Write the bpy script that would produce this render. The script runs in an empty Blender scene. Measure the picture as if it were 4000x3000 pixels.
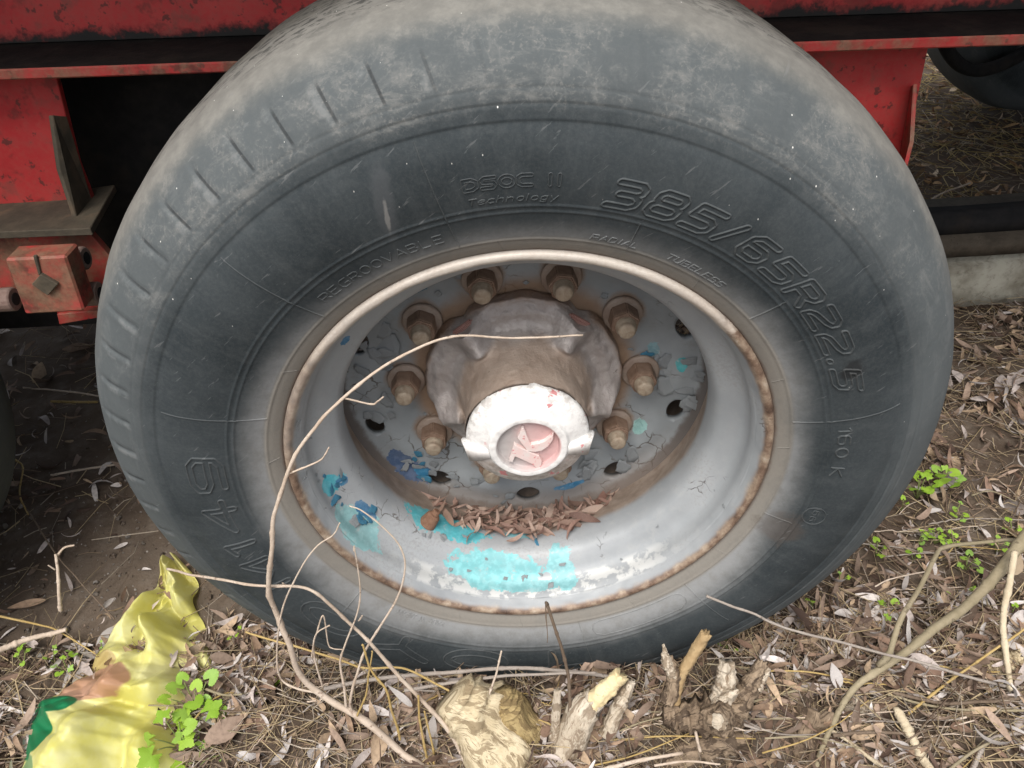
import bpy, bmesh, math, random
import numpy as np
from mathutils import Vector, Matrix, noise as mnoise
random.seed(7)
rng = np.random.default_rng(7)
R = math.radians
scene = bpy.context.scene
COL = scene.collection

# ------------------------------------------------------------------ camera, sky, sun, exposure
CAM = Vector((-0.01116, -0.69118, 0.66341))
PITCH, YAW, ROLL, FPX = 0.657995, -0.006901, -0.0611127, 3000.0
_f = Vector((math.sin(YAW) * math.cos(PITCH), math.cos(YAW) * math.cos(PITCH), -math.sin(PITCH)))
_r = Vector((math.cos(YAW), -math.sin(YAW), 0))
_u = _r.cross(_f)
CR = _r * math.cos(ROLL) + _u * math.sin(ROLL)
CU = -_r * math.sin(ROLL) + _u * math.cos(ROLL)
CF = _f
cam_d = bpy.data.cameras.new('camera')
cam = bpy.data.objects.new('camera', cam_d)
COL.objects.link(cam)
cam.matrix_world = Matrix(((CR.x, CU.x, -CF.x, CAM.x), (CR.y, CU.y, -CF.y, CAM.y), (CR.z, CU.z, -CF.z, CAM.z), (0, 0, 0, 1)))
cam_d.sensor_width = 36
cam_d.lens = 27.0
cam_d.clip_start = 0.02
cam_d.clip_end = 500
scene.camera = cam

SUN_EL, SUN_AZ = R(62), R(198)          # azimuth measured clockwise from +Y
world = bpy.data.worlds.new('World')
scene.world = world
world.use_nodes = True
wt = world.node_tree
sky = wt.nodes.new('ShaderNodeTexSky')
sky.sky_type = 'NISHITA'
sky.sun_disc = False
sky.sun_elevation = SUN_EL
sky.sun_rotation = SUN_AZ
sky.dust_density = 4.0
hs = wt.nodes.new('ShaderNodeHueSaturation')
hs.inputs['Saturation'].default_value = 0.38   # overcast: grey sky
wt.links.new(sky.outputs[0], hs.inputs['Color'])
wt.links.new(hs.outputs[0], wt.nodes['Background'].inputs['Color'])
wt.nodes['Background'].inputs['Strength'].default_value = 0.10
sun_d = bpy.data.lights.new('sun', 'SUN')
sun_d.energy = 1.5
sun_d.angle = R(40)
sun_d.color = (1.0, 0.95, 0.88)
sun = bpy.data.objects.new('sun', sun_d)
COL.objects.link(sun)
_sd = Vector((math.sin(SUN_AZ) * math.cos(SUN_EL), math.cos(SUN_AZ) * math.cos(SUN_EL), math.sin(SUN_EL)))
sun.rotation_euler = _sd.to_track_quat('Z', 'Y').to_euler()
sun.location = _sd * 10
vs = scene.view_settings
vs.view_transform = 'Standard'
vs.look = 'None'
vs.exposure = 1.0
vs.gamma = 1.0
vs.use_curve_mapping = False
cy = scene.cycles
cy.max_bounces = 6; cy.diffuse_bounces = 3; cy.glossy_bounces = 2; cy.transmission_bounces = 3; cy.caustics_reflective = False; cy.caustics_refractive = False

GZ = -0.46          # general ground level; the wheel centre is the origin
STUD0 = 1.85984     # angle of the first wheel stud

# ------------------------------------------------------------------ small helpers
def ray(px, py):
    return CF + CR * ((px - 2000) / FPX) + CU * ((1500 - py) / FPX)
def at(px, py, Y):
    d = ray(px, py)
    return CAM + d * ((Y - CAM.y) / d.y)
def atz(px, py, Z):
    d = ray(px, py)
    return CAM + d * ((Z - CAM.z) / d.z)
def nz(p, s=1.0, seed=0.0):
    return mnoise.noise(Vector((p[0] * s + seed, p[1] * s - seed * .7, p[2] * s + seed * 1.3)))
def sstep(a, b, x):
    t = min(1, max(0, (x - a) / (b - a)))
    return t * t * (3 - 2 * t)

WO = {}             # world origin of parents (unrotated ones)
def mesh_from(name, verts, faces, smooth=True):
    me = bpy.data.meshes.new(name)
    me.from_pydata([tuple(v) for v in verts], [], faces)
    if smooth:
        me.polygons.foreach_set('use_smooth', [True] * len(me.polygons))
    me.update()
    return me
def bm_mesh(name, bm, smooth=False):
    bmesh.ops.recalc_face_normals(bm, faces=bm.faces)
    me = bpy.data.meshes.new(name)
    bm.to_mesh(me)
    bm.free()
    if smooth:
        me.polygons.foreach_set('use_smooth', [True] * len(me.polygons))
    return me
def obj(name, me, mat=None, parent=None, M=None):
    o = bpy.data.objects.new(name, me)
    COL.objects.link(o)
    if mat is not None and me is not None and not me.materials:
        me.materials.append(mat)
    Mw = M.copy() if M is not None else Matrix.Identity(4)
    if parent is not None:
        o.parent = parent
        o.matrix_basis = WO[parent.name].inverted() @ Mw
    else:
        o.matrix_basis = Mw
    WO[o.name] = Mw
    return o
def tag(o, label=None, cat=None, group=None, kind=None):
    if label: o['label'] = label
    if cat: o['category'] = cat
    if group: o['group'] = group
    if kind: o['kind'] = kind
    return o
def thing(name, loc, label, cat, group=None):
    o = obj(name, None, None, None, Matrix.Translation(loc))
    return tag(o, label, cat, group)

def lathe(prof, seg, a0=0.0, closed=True):
    """prof: list of (r, y); revolves round the Y axis."""
    v, f = [], []
    n = len(prof)
    for i in range(seg):
        a = a0 + 2 * math.pi * i / seg
        c, s = math.cos(a), math.sin(a)
        for r_, y in prof:
            v.append((r_ * c, y, r_ * s))
    for i in range(seg):
        j = (i + 1) % seg
        for k in range(n - 1):
            f.append((i * n + k, j * n + k, j * n + k + 1, i * n + k + 1))
    return v, f
def box_mesh(name, x0, x1, y0, y1, z0, z1, bev=0.0, seg=1):
    bm = bmesh.new()
    bmesh.ops.create_cube(bm, size=1)
    for v in bm.verts:
        v.co = Vector(((x0 + x1) / 2 + v.co.x * (x1 - x0), (y0 + y1) / 2 + v.co.y * (y1 - y0), (z0 + z1) / 2 + v.co.z * (z1 - z0)))
    if bev:
        bmesh.ops.bevel(bm, geom=bm.edges[:], offset=bev, segments=seg, affect='EDGES')
    return bm_mesh(name, bm)
def prism_mesh(name, front, shift, bev=0.0):
    """closed solid between polygon `front` and the same polygon moved by `shift`."""
    bm = bmesh.new()
    a = [bm.verts.new(p) for p in front]
    b = [bm.verts.new(Vector(p) + Vector(shift)) for p in front]
    bm.faces.new(a)
    bm.faces.new(b[::-1])
    for i in range(len(a)):
        j = (i + 1) % len(a)
        bm.faces.new((a[i], b[i], b[j], a[j]))
    if bev:
        bmesh.ops.recalc_face_normals(bm, faces=bm.faces)
        bmesh.ops.bevel(bm, geom=bm.edges[:], offset=bev, segments=1, affect='EDGES')
    return bm_mesh(name, bm)
def cyl_between(name, p0, p1, r0, r1=None, seg=20, bev=0.002):
    r1 = r0 if r1 is None else r1
    p0, p1 = Vector(p0), Vector(p1)
    L = (p1 - p0).length
    q = (p1 - p0).to_track_quat('Y', 'Z').to_matrix().to_4x4()
    v, f = lathe([(0.0005, 0), (r0 - bev, 0), (r0, bev), (r1, L - bev), (r1 - bev, L), (0.0005, L)], seg)
    M = Matrix.Translation(p0) @ q
    me = mesh_from(name, [M @ Vector(p) for p in v], f, smooth=False)
    return me
def spline(pts, n):
    """Catmull-Rom through pts (tuples of any length)."""
    P = [np.array(p, float) for p in pts]
    P = [2 * P[0] - P[1]] + P + [2 * P[-1] - P[-2]]
    out = []
    m = len(P) - 3
    for k in range(m):
        a, b, c, d = P[k:k + 4]
        cnt = max(2, int(n / m))
        for i in range(cnt):
            t = i / cnt
            out.append(.5 * (2 * b + (c - a) * t + (2 * a - 5 * b + 4 * c - d) * t * t + (3 * b - a - 3 * c + d) * t ** 3))
    out.append(P[-2])
    return out
def tube(path, radii, seg=8, rough=0.12, seed=0.0, knots=0.0, squash=None):
    """path: list of Vector; closed tube with uneven skin and swollen nodes."""
    v, f = [], []
    n = len(path)
    prev = None
    L = 0
    for i in range(n):
        t = (path[min(i + 1, n - 1)] - path[max(i - 1, 0)])
        t = t.normalized() if t.length > 1e-9 else Vector((0, 0, 1))
        if prev is None:
            ref = Vector((0, 0, 1)) if abs(t.z) < .9 else Vector((1, 0, 0))
            s = t.cross(ref).normalized()
        else:
            s = (prev - t * prev.dot(t)).normalized()
        prev = s
        b = t.cross(s)
        if i: L += (path[i] - path[i - 1]).length
        k = 1.0
        if knots:
            ph = (L / knots + seed) % 1.0
            k += .30 * math.exp(-((ph - .5) / .05) ** 2)
        for j in range(seg):
            a = 2 * math.pi * j / seg
            d = s * math.cos(a) + b * math.sin(a)
            rr = radii[i] * k
            rr *= 1 + rough * nz((path[i] + d * radii[i]) * (0.9 / max(radii[i], 1e-4)), 1.0, seed)
            v.append(path[i] + d * rr)
    for i in range(n - 1):
        for j in range(seg):
            j2 = (j + 1) % seg
            f.append((i * seg + j, i * seg + j2, (i + 1) * seg + j2, (i + 1) * seg + j))
    v.append(path[0]); v.append(path[-1])
    a, b = len(v) - 2, len(v) - 1
    for j in range(seg):
        j2 = (j + 1) % seg
        f.append((a, j2, j))
        f.append((b, (n - 1) * seg + j, (n - 1) * seg + j2))
    return v, f

# ------------------------------------------------------------------ node material language
class S:
    def __init__(s, g, sock): s.g, s.k = g, sock
    def _o(s, op, b, swap=False):
        return s.g.m(op, b, s) if swap else s.g.m(op, s, b)
    def __add__(s, b): return s._o('ADD', b)
    def __radd__(s, b): return s._o('ADD', b)
    def __sub__(s, b): return s._o('SUBTRACT', b)
    def __rsub__(s, b): return s._o('SUBTRACT', b, True)
    def __mul__(s, b): return s._o('MULTIPLY', b)
    def __rmul__(s, b): return s._o('MULTIPLY', b)
    def __truediv__(s, b): return s._o('DIVIDE', b)
class G:
    def __init__(s, name):
        s.mat = bpy.data.materials.new(name)
        s.mat.use_nodes = True
        s.t = s.mat.node_tree
        s.bsdf = s.t.nodes['Principled BSDF']
        s._c = {}
    def put(s, sock, v):
        if isinstance(v, S): s.t.links.new(v.k, sock)
        elif v is not None:
            if hasattr(sock.default_value, '__len__') and not isinstance(v, str):
                v = tuple(v)
                if len(sock.default_value) == 4 and len(v) == 3: v = v + (1,)
            sock.default_value = v
    def m(s, op, a, b=None, c=None, clamp=False):
        n = s.t.nodes.new('ShaderNodeMath'); n.operation = op; n.use_clamp = clamp
        for i, v in enumerate((a, b, c)):
            if v is not None: s.put(n.inputs[i], v)
        return S(s, n.outputs[0])
    def co(s, which='Object'):
        if 'tc' not in s._c: s._c['tc'] = s.t.nodes.new('ShaderNodeTexCoord')
        return S(s, s._c['tc'].outputs[which])
    def xyz(s, v=None):
        n = s.t.nodes.new('ShaderNodeSeparateXYZ')
        s.put(n.inputs[0], v if v is not None else s.co())
        return [S(s, o) for o in n.outputs]
    def vec(s, x, y, z):
        n = s.t.nodes.new('ShaderNodeCombineXYZ')
        for i, v in enumerate((x, y, z)): s.put(n.inputs[i], v)
        return S(s, n.outputs[0])
    def scl(s, v, k):
        n = s.t.nodes.new('ShaderNodeVectorMath'); n.operation = 'MULTIPLY'
        s.put(n.inputs[0], v); n.inputs[1].default_value = k
        return S(s, n.outputs[0])
    def noise(s, scale, detail=4, rough=.6, vec=None, dist=0.0, out=0):
        n = s.t.nodes.new('ShaderNodeTexNoise')
        n.inputs['Scale'].default_value = scale; n.inputs['Detail'].default_value = detail
        n.inputs['Roughness'].default_value = rough; n.inputs['Distortion'].default_value = dist
        s.put(n.inputs['Vector'], vec if vec is not None else s.co())
        return S(s, n.outputs[out])
    def vor(s, scale, feature='F1', vec=None, rand=1.0, out='Distance'):
        n = s.t.nodes.new('ShaderNodeTexVoronoi'); n.feature = feature
        n.inputs['Scale'].default_value = scale; n.inputs['Randomness'].default_value = rand
        s.put(n.inputs['Vector'], vec if vec is not None else s.co())
        return S(s, n.outputs[out])
    def ss(s, a, b, x):
        n = s.t.nodes.new('ShaderNodeMapRange'); n.interpolation_type = 'SMOOTHSTEP'
        s.put(n.inputs['Value'], x); n.inputs['From Min'].default_value = a; n.inputs['From Max'].default_value = b
        return S(s, n.outputs[0])
    def mix(s, fac, a, b, mode='MIX'):
        n = s.t.nodes.new('ShaderNodeMix'); n.data_type = 'RGBA'; n.blend_type = mode
        s.put(n.inputs['Factor'], fac); s.put(n.inputs['A'] if False else n.inputs[6], a); s.put(n.inputs[7], b)
        return S(s, n.outputs[2])
    def ramp(s, fac, stops, interp='LINEAR'):
        n = s.t.nodes.new('ShaderNodeValToRGB'); cr = n.color_ramp; cr.interpolation = interp
        while len(cr.elements) < len(stops): cr.elements.new(.5)
        for e, (p, c) in zip(cr.elements, stops):
            e.position = p; e.color = tuple(c) + (1,)
        s.put(n.inputs[0], fac)
        return S(s, n.outputs[0])
    def attr(s, name):
        n = s.t.nodes.new('ShaderNodeAttribute'); n.attribute_name = name
        return S(s, n.outputs['Color'])
    def rnd(s):
        n = s.t.nodes.new('ShaderNodeObjectInfo')
        return S(s, n.outputs['Random'])
    def out(s, col, rough=.7, height=None, dist=.001, strength=1.0, metal=0.0, spec=.4, sub=None, trans=None):
        s.put(s.bsdf.inputs['Base Color'], col); s.put(s.bsdf.inputs['Roughness'], rough)
        s.put(s.bsdf.inputs['Metallic'], metal); s.put(s.bsdf.inputs['Specular IOR Level'], spec)
        if height is not None:
            n = s.t.nodes.new('ShaderNodeBump'); n.inputs['Distance'].default_value = dist
            n.inputs['Strength'].default_value = strength
            s.put(n.inputs['Height'], height)
            s.t.links.new(n.outputs[0], s.bsdf.inputs['Normal'])
        if trans:     # thin sheet that lets light through
            tb = s.t.nodes.new('ShaderNodeBsdfTranslucent'); s.put(tb.inputs['Color'], col)
            mx = s.t.nodes.new('ShaderNodeMixShader'); mx.inputs[0].default_value = trans
            s.t.links.new(s.bsdf.outputs[0], mx.inputs[1]); s.t.links.new(tb.outputs[0], mx.inputs[2])
            s.t.links.new(mx.outputs[0], s.t.nodes['Material Output'].inputs['Surface'])
        return s.mat

MAT = {}
def polar(g):
    x, y, z = g.xyz()
    r_ = g.m('SQRT', x * x + z * z)
    th = g.m('ARCTAN2', z, x)
    return x, y, z, r_, th
def m_tyre(letter=False):
    g = G('tyre_rubber_letters' if letter else 'tyre_rubber')
    x, y, z, r_, th = polar(g)
    n1 = g.noise(7, 3, .6)
    n2 = g.noise(45, 4, .7)
    n3 = g.noise(260, 2, .6)
    base = g.mix(g.ss(.35, .7, n1), (.022, .029, .033), (.037, .046, .051))
    base = g.mix(g.ss(.45, .75, n2) * .30, base, (.066, .075, .078))
    # radial streaks of wiped grime
    st = g.noise(1.0, 4, .7, vec=g.vec(th * 22.0, r_ * 10.0, 0.0))
    base = g.mix(g.ss(.45, .75, st) * .30, base, (.075, .083, .086))
    sm = g.noise(3.2, 4, .65)
    base = g.mix(g.ss(.42, .68, sm) * .35, base, (.066, .076, .080))
    # greyed, weathered shoulder
    sh = g.ss(.425, .485, r_ + (n2 - .5) * .02 + (sm - .5) * .04)
    base = g.mix(sh * (.35 + n1 * .6), base, (.098, .112, .117))
    base = g.mix(g.ss(.448, .452, r_) * .15, base, (.14, .15, .15))
    # leached crack veins on the upper shoulder
    wv = g.noise(14, 3, .5, out=1)
    vv = g.t.nodes.new('ShaderNodeVectorMath'); vv.operation = 'MULTIPLY_ADD'
    g.put(vv.inputs[0], wv); vv.inputs[1].default_value = (.05, .05, .05); g.put(vv.inputs[2], g.co())
    ve = g.vor(105, 'DISTANCE_TO_EDGE', vec=S(g, vv.outputs[0]))
    top = g.ss(.1, .40, z) * g.ss(.438, .462, r_ + (n1 - .5) * .05) * g.ss(.42, .6, n1 + (n2 - .5) * .6)
    vein = (1.0 - g.ss(.0, .13, ve + (n3 - .5) * .10)) * top * g.ss(.35, .6, n2)
    base = g.mix(vein * .16, base, (.24, .24, .23))
    sme = g.ss(.50, .66, g.noise(1.0, 5, .75, vec=g.vec(th * 9.0, r_ * 55.0, y * 30.0), dist=.5))
    base = g.mix(sme * top * .45, base, (.20, .195, .18))
    base = g.mix(sme * sh * .22, base, (.17, .178, .178))
    base = g.mix(top * g.ss(.48, .7, n2) * .25, base, (.19, .188, .178))
    base = g.mix(top * g.ss(.55, .68, n3) * .30, base, (.26, .25, .23))
    # tan dust settled on the tread crown
    cr = g.ss(.006, .034, y + (n2 - .5) * .02 + (n1 - .5) * .02) * g.ss(.48, .51, r_) * g.ss(.12, .36, z)
    dust = g.mix(g.ss(.3, .8, n2), (.165, .160, .145), (.235, .228, .205))
    spots = g.ss(.50, .58, g.noise(1.0, 4, .7, vec=g.vec(th * 26.0, y * 90.0, 1.0))) * g.ss(.04, .11, y)
    dust = g.mix(g.ss(.07, .20, y) * .75, dust, (.075, .075, .06))  # crown darkens toward the beam: shade under the deck put into the colour
    dust = g.mix(spots * .85, dust, (.03, .03, .028))
    base = g.mix(cr * .9, base, dust)
    # worn sipes on the shoulder: dirt-filled slit with a pale scuff beside it
    dg = th * 57.29578 + 360.0
    tw_ = dg - (r_ - .48) * 25.0
    ph = g.m('MODULO', tw_, 5.625) - 2.8
    rg = g.ss(.464, .469, r_) * (1.0 - g.ss(.492, .502, r_)) * g.ss(-.05, .12, 0.0 - x + (sm - .5) * .3)
    base = g.mix((1.0 - g.ss(.10, .28, g.m('ABSOLUTE', ph))) * rg * g.ss(.30, .55, n1) * .7, base, (.016, .018, .020))
    base = g.mix((1.0 - g.ss(.15, .75, g.m('ABSOLUTE', ph - .85))) * rg * g.ss(.4, .65, n2) * .6, base, (.19, .20, .20))
    # silver-grey overspray and tan dust round the bead
    hz = g.noise(5, 3, .6)
    lim = .353 - g.ss(-.28, -.10, z) * .013 - g.ss(.05, .33, z) * .010
    bead = 1.0 - g.ss(-.030, .016, r_ - lim + (hz - .5) * .040 + (n2 - .5) * .014)
    bcol = g.mix(g.ss(.316, .322, r_), (.25, .23, .20), (.29, .295, .295))
    bcol = g.mix(g.ss(.4, .75, n2) * .5, bcol, (.20, .19, .17))
    base = g.mix(bead * (.72 + n3 * .25), base, bcol)
    # rust-brown stain next to the flange
    base = g.mix((1.0 - g.ss(.297, .303, r_ + (n2 - .5) * .006)) * .8, base, (.10, .05, .03))
    base = g.mix(g.ss(.35, .7, n3) * .16, base, g.mix(.5, base, (.15, .15, .145)))
    base = g.mix(g.ss(.55, .8, g.noise(700, 1, .5)) * .12, base, (.13, .14, .14))
    # bird-lime specks and drips
    sp = g.vor(75, 'F1', vec=g.vec(x, y, z * .55))
    spr = g.vor(75, 'F1', vec=g.vec(x, y, z * .55), out='Color')
    sel = g.xyz(spr)[0]
    speck = g.ss(.40, .43, sel) * (1.0 - g.ss(.035, .065, sp + (1.0 - sel) * .07)) * g.ss(-.05, .25, z) * g.ss(.34, .45, r_)
    base = g.mix(speck, base, (.75, .74, .70))
    for (px, py, a, b, col, k) in ((1512, 850, .003, .020, (.30, .29, .27), .8), (1500, 790, .012, .05, (.075, .080, .085), .5), (3330, 1440, .016, .020, (.018, .019, .02), .8), (3060, 2080, .035, .035, (.075, .06, .05), .55), ):
        p = at(px, py, -.030 if py > 300 else .04)
        dx, dz = (x - p.x) * (1 / a), (z - p.z) * (1 / b)
        mk = 1.0 - g.ss(.5, 1.0, g.m('SQRT', dx * dx + dz * dz) + (n2 - .5) * 1.4)
        base = g.mix(mk * k, base, col)
    if letter:
        base = g.mix(.16, base, (.15, .155, .15))
    scr = g.ss(.66, .72, g.noise(1.0, 3, .6, vec=g.vec(x * 30.0 + z * 22.0, y * 10.0, z * 190.0 - x * 150.0)))
    base = g.mix(scr * .30, base, (.20, .205, .205))
    h = n2 * .35 + n3 * .3
    return g.out(base, g.mix(n1, (.66,) * 3, (.85,) * 3), h, .0009, .7, spec=.22)

def ell(g, th, y, th0, y0, a, b, nn, k=.9):
    du = (th - th0) * (.255 / a)
    dv = (y - y0) * (1.0 / b)
    d = g.m('SQRT', du * du + dv * dv) + (nn - .5) * k
    return 1.0 - g.ss(.93, .97, d)
def m_rim(disc=False, patches=()):
    g = G('disc_paint' if disc else 'rim_paint')
    x, y, z, r_, th = polar(g)
    n1 = g.noise(9, 5, .6); n2 = g.noise(55, 5, .65); n3 = g.noise(260, 3, .6)
    if disc:
        base = g.mix(g.ss(.3, .7, n1), (.215, .235, .245), (.28, .30, .31))
        base = g.mix(g.ss(.5, .8, n2) * .5, base, (.19, .185, .17))
    else:
        base = g.mix(g.ss(.3, .7, n1), (.28, .297, .31), (.36, .377, .39))
        base = g.mix(g.ss(.5, .8, n2) * .4, base, (.42, .42, .41))
        base = g.mix(g.ss(.54, .66, n1 * .5 + n3 * .5) * .35, base, (.24, .225, .205))
    ve = g.vor(26 if disc else 34, 'DISTANCE_TO_EDGE', vec=g.noise(6, 4, .6, out=1) if False else None)
    wv = g.noise(30, 3, .6, out=1)
    vv = g.t.nodes.new('ShaderNodeVectorMath'); vv.operation = 'MULTIPLY_ADD'
    g.put(vv.inputs[0], wv); vv.inputs[1].default_value = (.03, .03, .03); g.put(vv.inputs[2], g.co())
    ve = g.vor(30 if disc else 46, 'DISTANCE_TO_EDGE', vec=S(g, vv.outputs[0]))
    where = g.ss(.52, .62, g.noise(11, 4, .6)) if disc else g.ss(.60, .68, g.noise(11, 4, .6))
    crk = (1.0 - g.ss(.012, .03, ve)) * where
    base = g.mix(crk * .8, base, (.07, .055, .045))
    if disc:
        # rust bleeding from the hub flange and round the nuts
        rs = 1.0 - g.ss(.145, .172, r_ + (n1 - .5) * .03 + (n2 - .5) * .012)
        ph = g.m('MODULO', th - STUD0 + 8 * math.pi + math.pi / 10, math.pi / 5) - math.pi / 10
        dn = g.m('SQRT', (ph * .1675) * (ph * .1675) + (r_ - .1675) * (r_ - .1675))
        rn = 1.0 - g.ss(.022, .036, dn + (n2 - .5) * .018)
        rust = g.mix(n2, (.17, .085, .04), (.34, .22, .13))
        base = g.mix(g.m('MAXIMUM', rs, rn) * .85, base, rust)
        base = g.mix(g.ss(.247, .255, r_ + (n2 - .5) * .014) * .8, base, (.07, .05, .04))
        low = 1.0 - g.ss(-.22, -.10, z + (n1 - .5) * .1)
        base = g.mix(low * g.ss(.215, .245, r_) * .5, base, (.20, .15, .115))
    else:
        # brown dirt on the rear slope of the well, rust on the lip
        ds = g.ss(.098, .116, y + (n1 - .5) * .03) * (1.0 - g.ss(.0, .16, z))
        base = g.mix(ds * .9, base, g.mix(g.ss(.3, .7, n2), (.23, .165, .12), (.36, .28, .22)))
        bands = g.noise(1.0, 2, .5, vec=g.vec(th * .6, y * 90.0, 2.0))
        base = g.mix(g.ss(.4, .7, bands) * .22 * (1.0 - ds), base, (.27, .28, .29))
        lip = g.ss(.2845, .2885, r_ + (n2 - .5) * .004)
        rust = g.ramp(n2, [(.28, (.06, .036, .026)), (.45, (.18, .12, .085)), (.6, (.32, .245, .18)), (.75, (.46, .39, .31))])
        pale = g.mix(n3, (.50, .43, .36), (.72, .68, .62))
        keep = g.ss(.02, .30, z + (n1 - .5) * .30) * g.ss(.36, .50, n2 * .4 + n1 * .3 + .5 * g.ss(.0, .2, z - x * .6))
        base = g.mix(lip, base, g.mix(keep * .9, rust, pale))
        # blistered white edge at the bottom of the lip
        bl = g.ss(.2715, .276, r_) * (1.0 - g.ss(.2795, .2825, r_)) * g.ss(.45, .55, g.noise(60, 3, .6)) * (1.0 - g.ss(-.24, -.18, z))
        base = g.mix(bl * .7, base, (.62, .62, .60))
    for (t0, y0, a, b, col) in patches:
        nn = g.noise(34, 5, .70)
        if disc:
            t = th - t0
            dx = t * .22
            dy = (r_ - y0)
            d = g.m('SQRT', (dx * dx) * (1 / a ** 2) + (dy * dy) * (1 / b ** 2)) + (nn - .5) * 2.0
            mk = 1.0 - g.ss(.93, .98, d)
        else:
            mk = ell(g, th, y, t0, y0, a, b, nn, 2.0)
        c2 = g.mix(g.ss(.4, .65, g.noise(90, 3, .6)), col, tuple(min(1, c * 1.15 + .04) for c in col))
        wear_ = g.ss(.30, .62, g.noise(24, 5, .7))
        base = g.mix(mk * (.72 + wear_ * .28), base, c2)
        base = g.mix(mk * g.ss(.60, .66, n2) * .6, base, (.42, .42, .41))
    h = n1 * .5 + n2 * .25 + n3 * .12 - crk * .9
    return g.out(base, g.mix(n2, (.42,) * 3, (.62,) * 3), h, .0012, .6, spec=.45, metal=0.0 if disc else .10)
def m_grime(name, c1, c2, c3=None, scale=60, rough=.75, dist=.0015, metal=0.0, amt=.5, crack=0, spec=.4):
    g = G(name)
    n1 = g.noise(scale * .25, 5, .6); n2 = g.noise(scale, 5, .65); n3 = g.noise(scale * 4, 3, .6)
    base = g.mix(g.ss(.3, .7, n1 * .6 + n2 * .4), c1, c2)
    if c3: base = g.mix(g.ss(.52, .66, n1) * amt, base, c3)
    h = n1 * .4 + n2 * .4 + n3 * .2
    if crack:
        wv = g.noise(scale * .5, 3, .6, out=1)
        vv = g.t.nodes.new('ShaderNodeVectorMath'); vv.operation = 'MULTIPLY_ADD'
        g.put(vv.inputs[0], wv); vv.inputs[1].default_value = (.02,) * 3; g.put(vv.inputs[2], g.co())
        ve = g.vor(crack, 'DISTANCE_TO_EDGE', vec=S(g, vv.outputs[0]))
        ck = (1.0 - g.ss(.015, .05, ve)) * g.ss(.5, .6, n1)
        base = g.mix(ck * .8, base, tuple(c * .25 for c in c1))
        h = h - ck
    return g.out(base, rough, h, dist, .8, metal=metal, spec=spec)
def m_hub():
    g = G('hub_grime')
    x, y, z, r_, th = polar(g)
    n1 = g.noise(16, 5, .6); n2 = g.noise(80, 5, .65); n3 = g.noise(400, 2, .6)
    brown = g.mix(g.ss(.3, .7, n1 * .6 + n2 * .4), (.30, .225, .175), (.44, .355, .295))
    grey = g.mix(g.ss(.3, .7, n1 * .6 + n2 * .4), (.27, .235, .22), (.42, .385, .365))
    base = g.mix(g.ss(.088, .10, r_ + (n1 - .5) * .02), brown, grey)
    base = g.mix(g.ss(.132, .142, r_ + (n2 - .5) * .012) * .8, base, (.19, .105, .055))
    base = g.mix(g.ss(.64, .72, n2) * g.ss(.5, .6, n1) * .7, base, (.08, .055, .045))
    base = g.mix((1.0 - g.ss(.0600, .0655, y + (n2 - .5) * .006)) * .9, base, (.05, .038, .032))  # dark ring painted for the shaded gap behind the cap
    return g.out(base, g.mix(g.ss(.088, .10, r_), (.62,) * 3, (.40,) * 3), n1 * .5 + n2 * .5 + n3 * .15, .0045, .9, metal=.2)
def m_cap():
    g = G('hub_cap_paint')
    x, y, z, r_, th = polar(g)
    n1 = g.noise(22, 5, .6); n2 = g.noise(90, 5, .7); n3 = g.noise(300, 3, .6)
    base = g.mix(g.ss(.45, .7, n2), (.80, .79, .77), (.66, .645, .63))
    edge = g.ss(.066, .086, r_ + (n1 - .5) * .02)
    base = g.mix(edge * g.ss(.45, .6, n2) * .7, base, (.42, .38, .34))
    low = 1.0 - g.ss(-.040, .0, z + (n1 - .5) * .03)
    base = g.mix(low * g.ss(.051, .056, r_) * .9, base, g.mix(g.ss(.4, .6, n2), (.26, .20, .16), (.44, .38, .34)))
    chip = g.ss(.63, .665, g.noise(48, 4, .6)) * g.ss(.05, .06, r_)
    base = g.mix(chip * .8, base, (.52, .12, .13))
    # faded pink recess
    rc = 1.0 - g.ss(.0405, .043, r_)
    pk = g.ss(-.035, .03, x + (n1 - .5) * .05)
    base = g.mix(rc * .85, base, g.mix(pk, (.40, .37, .36), (.58, .33, .32)))
    return g.out(base, .5, n1 * .3 + n2 * .6 + n3 * .3, .0012, .7)
def m_emblem():
    g = G('emblem_paint')
    n1 = g.noise(60, 4, .6); n2 = g.noise(160, 4, .6)
    base = g.mix(g.ss(.4, .65, n1), (.76, .58, .55), (.74, .66, .63))
    base = g.mix(g.ss(.60, .68, n2) * .8, base, (.62, .16, .18))
    return g.out(base, .5, n2, .0006, .6)
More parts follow.
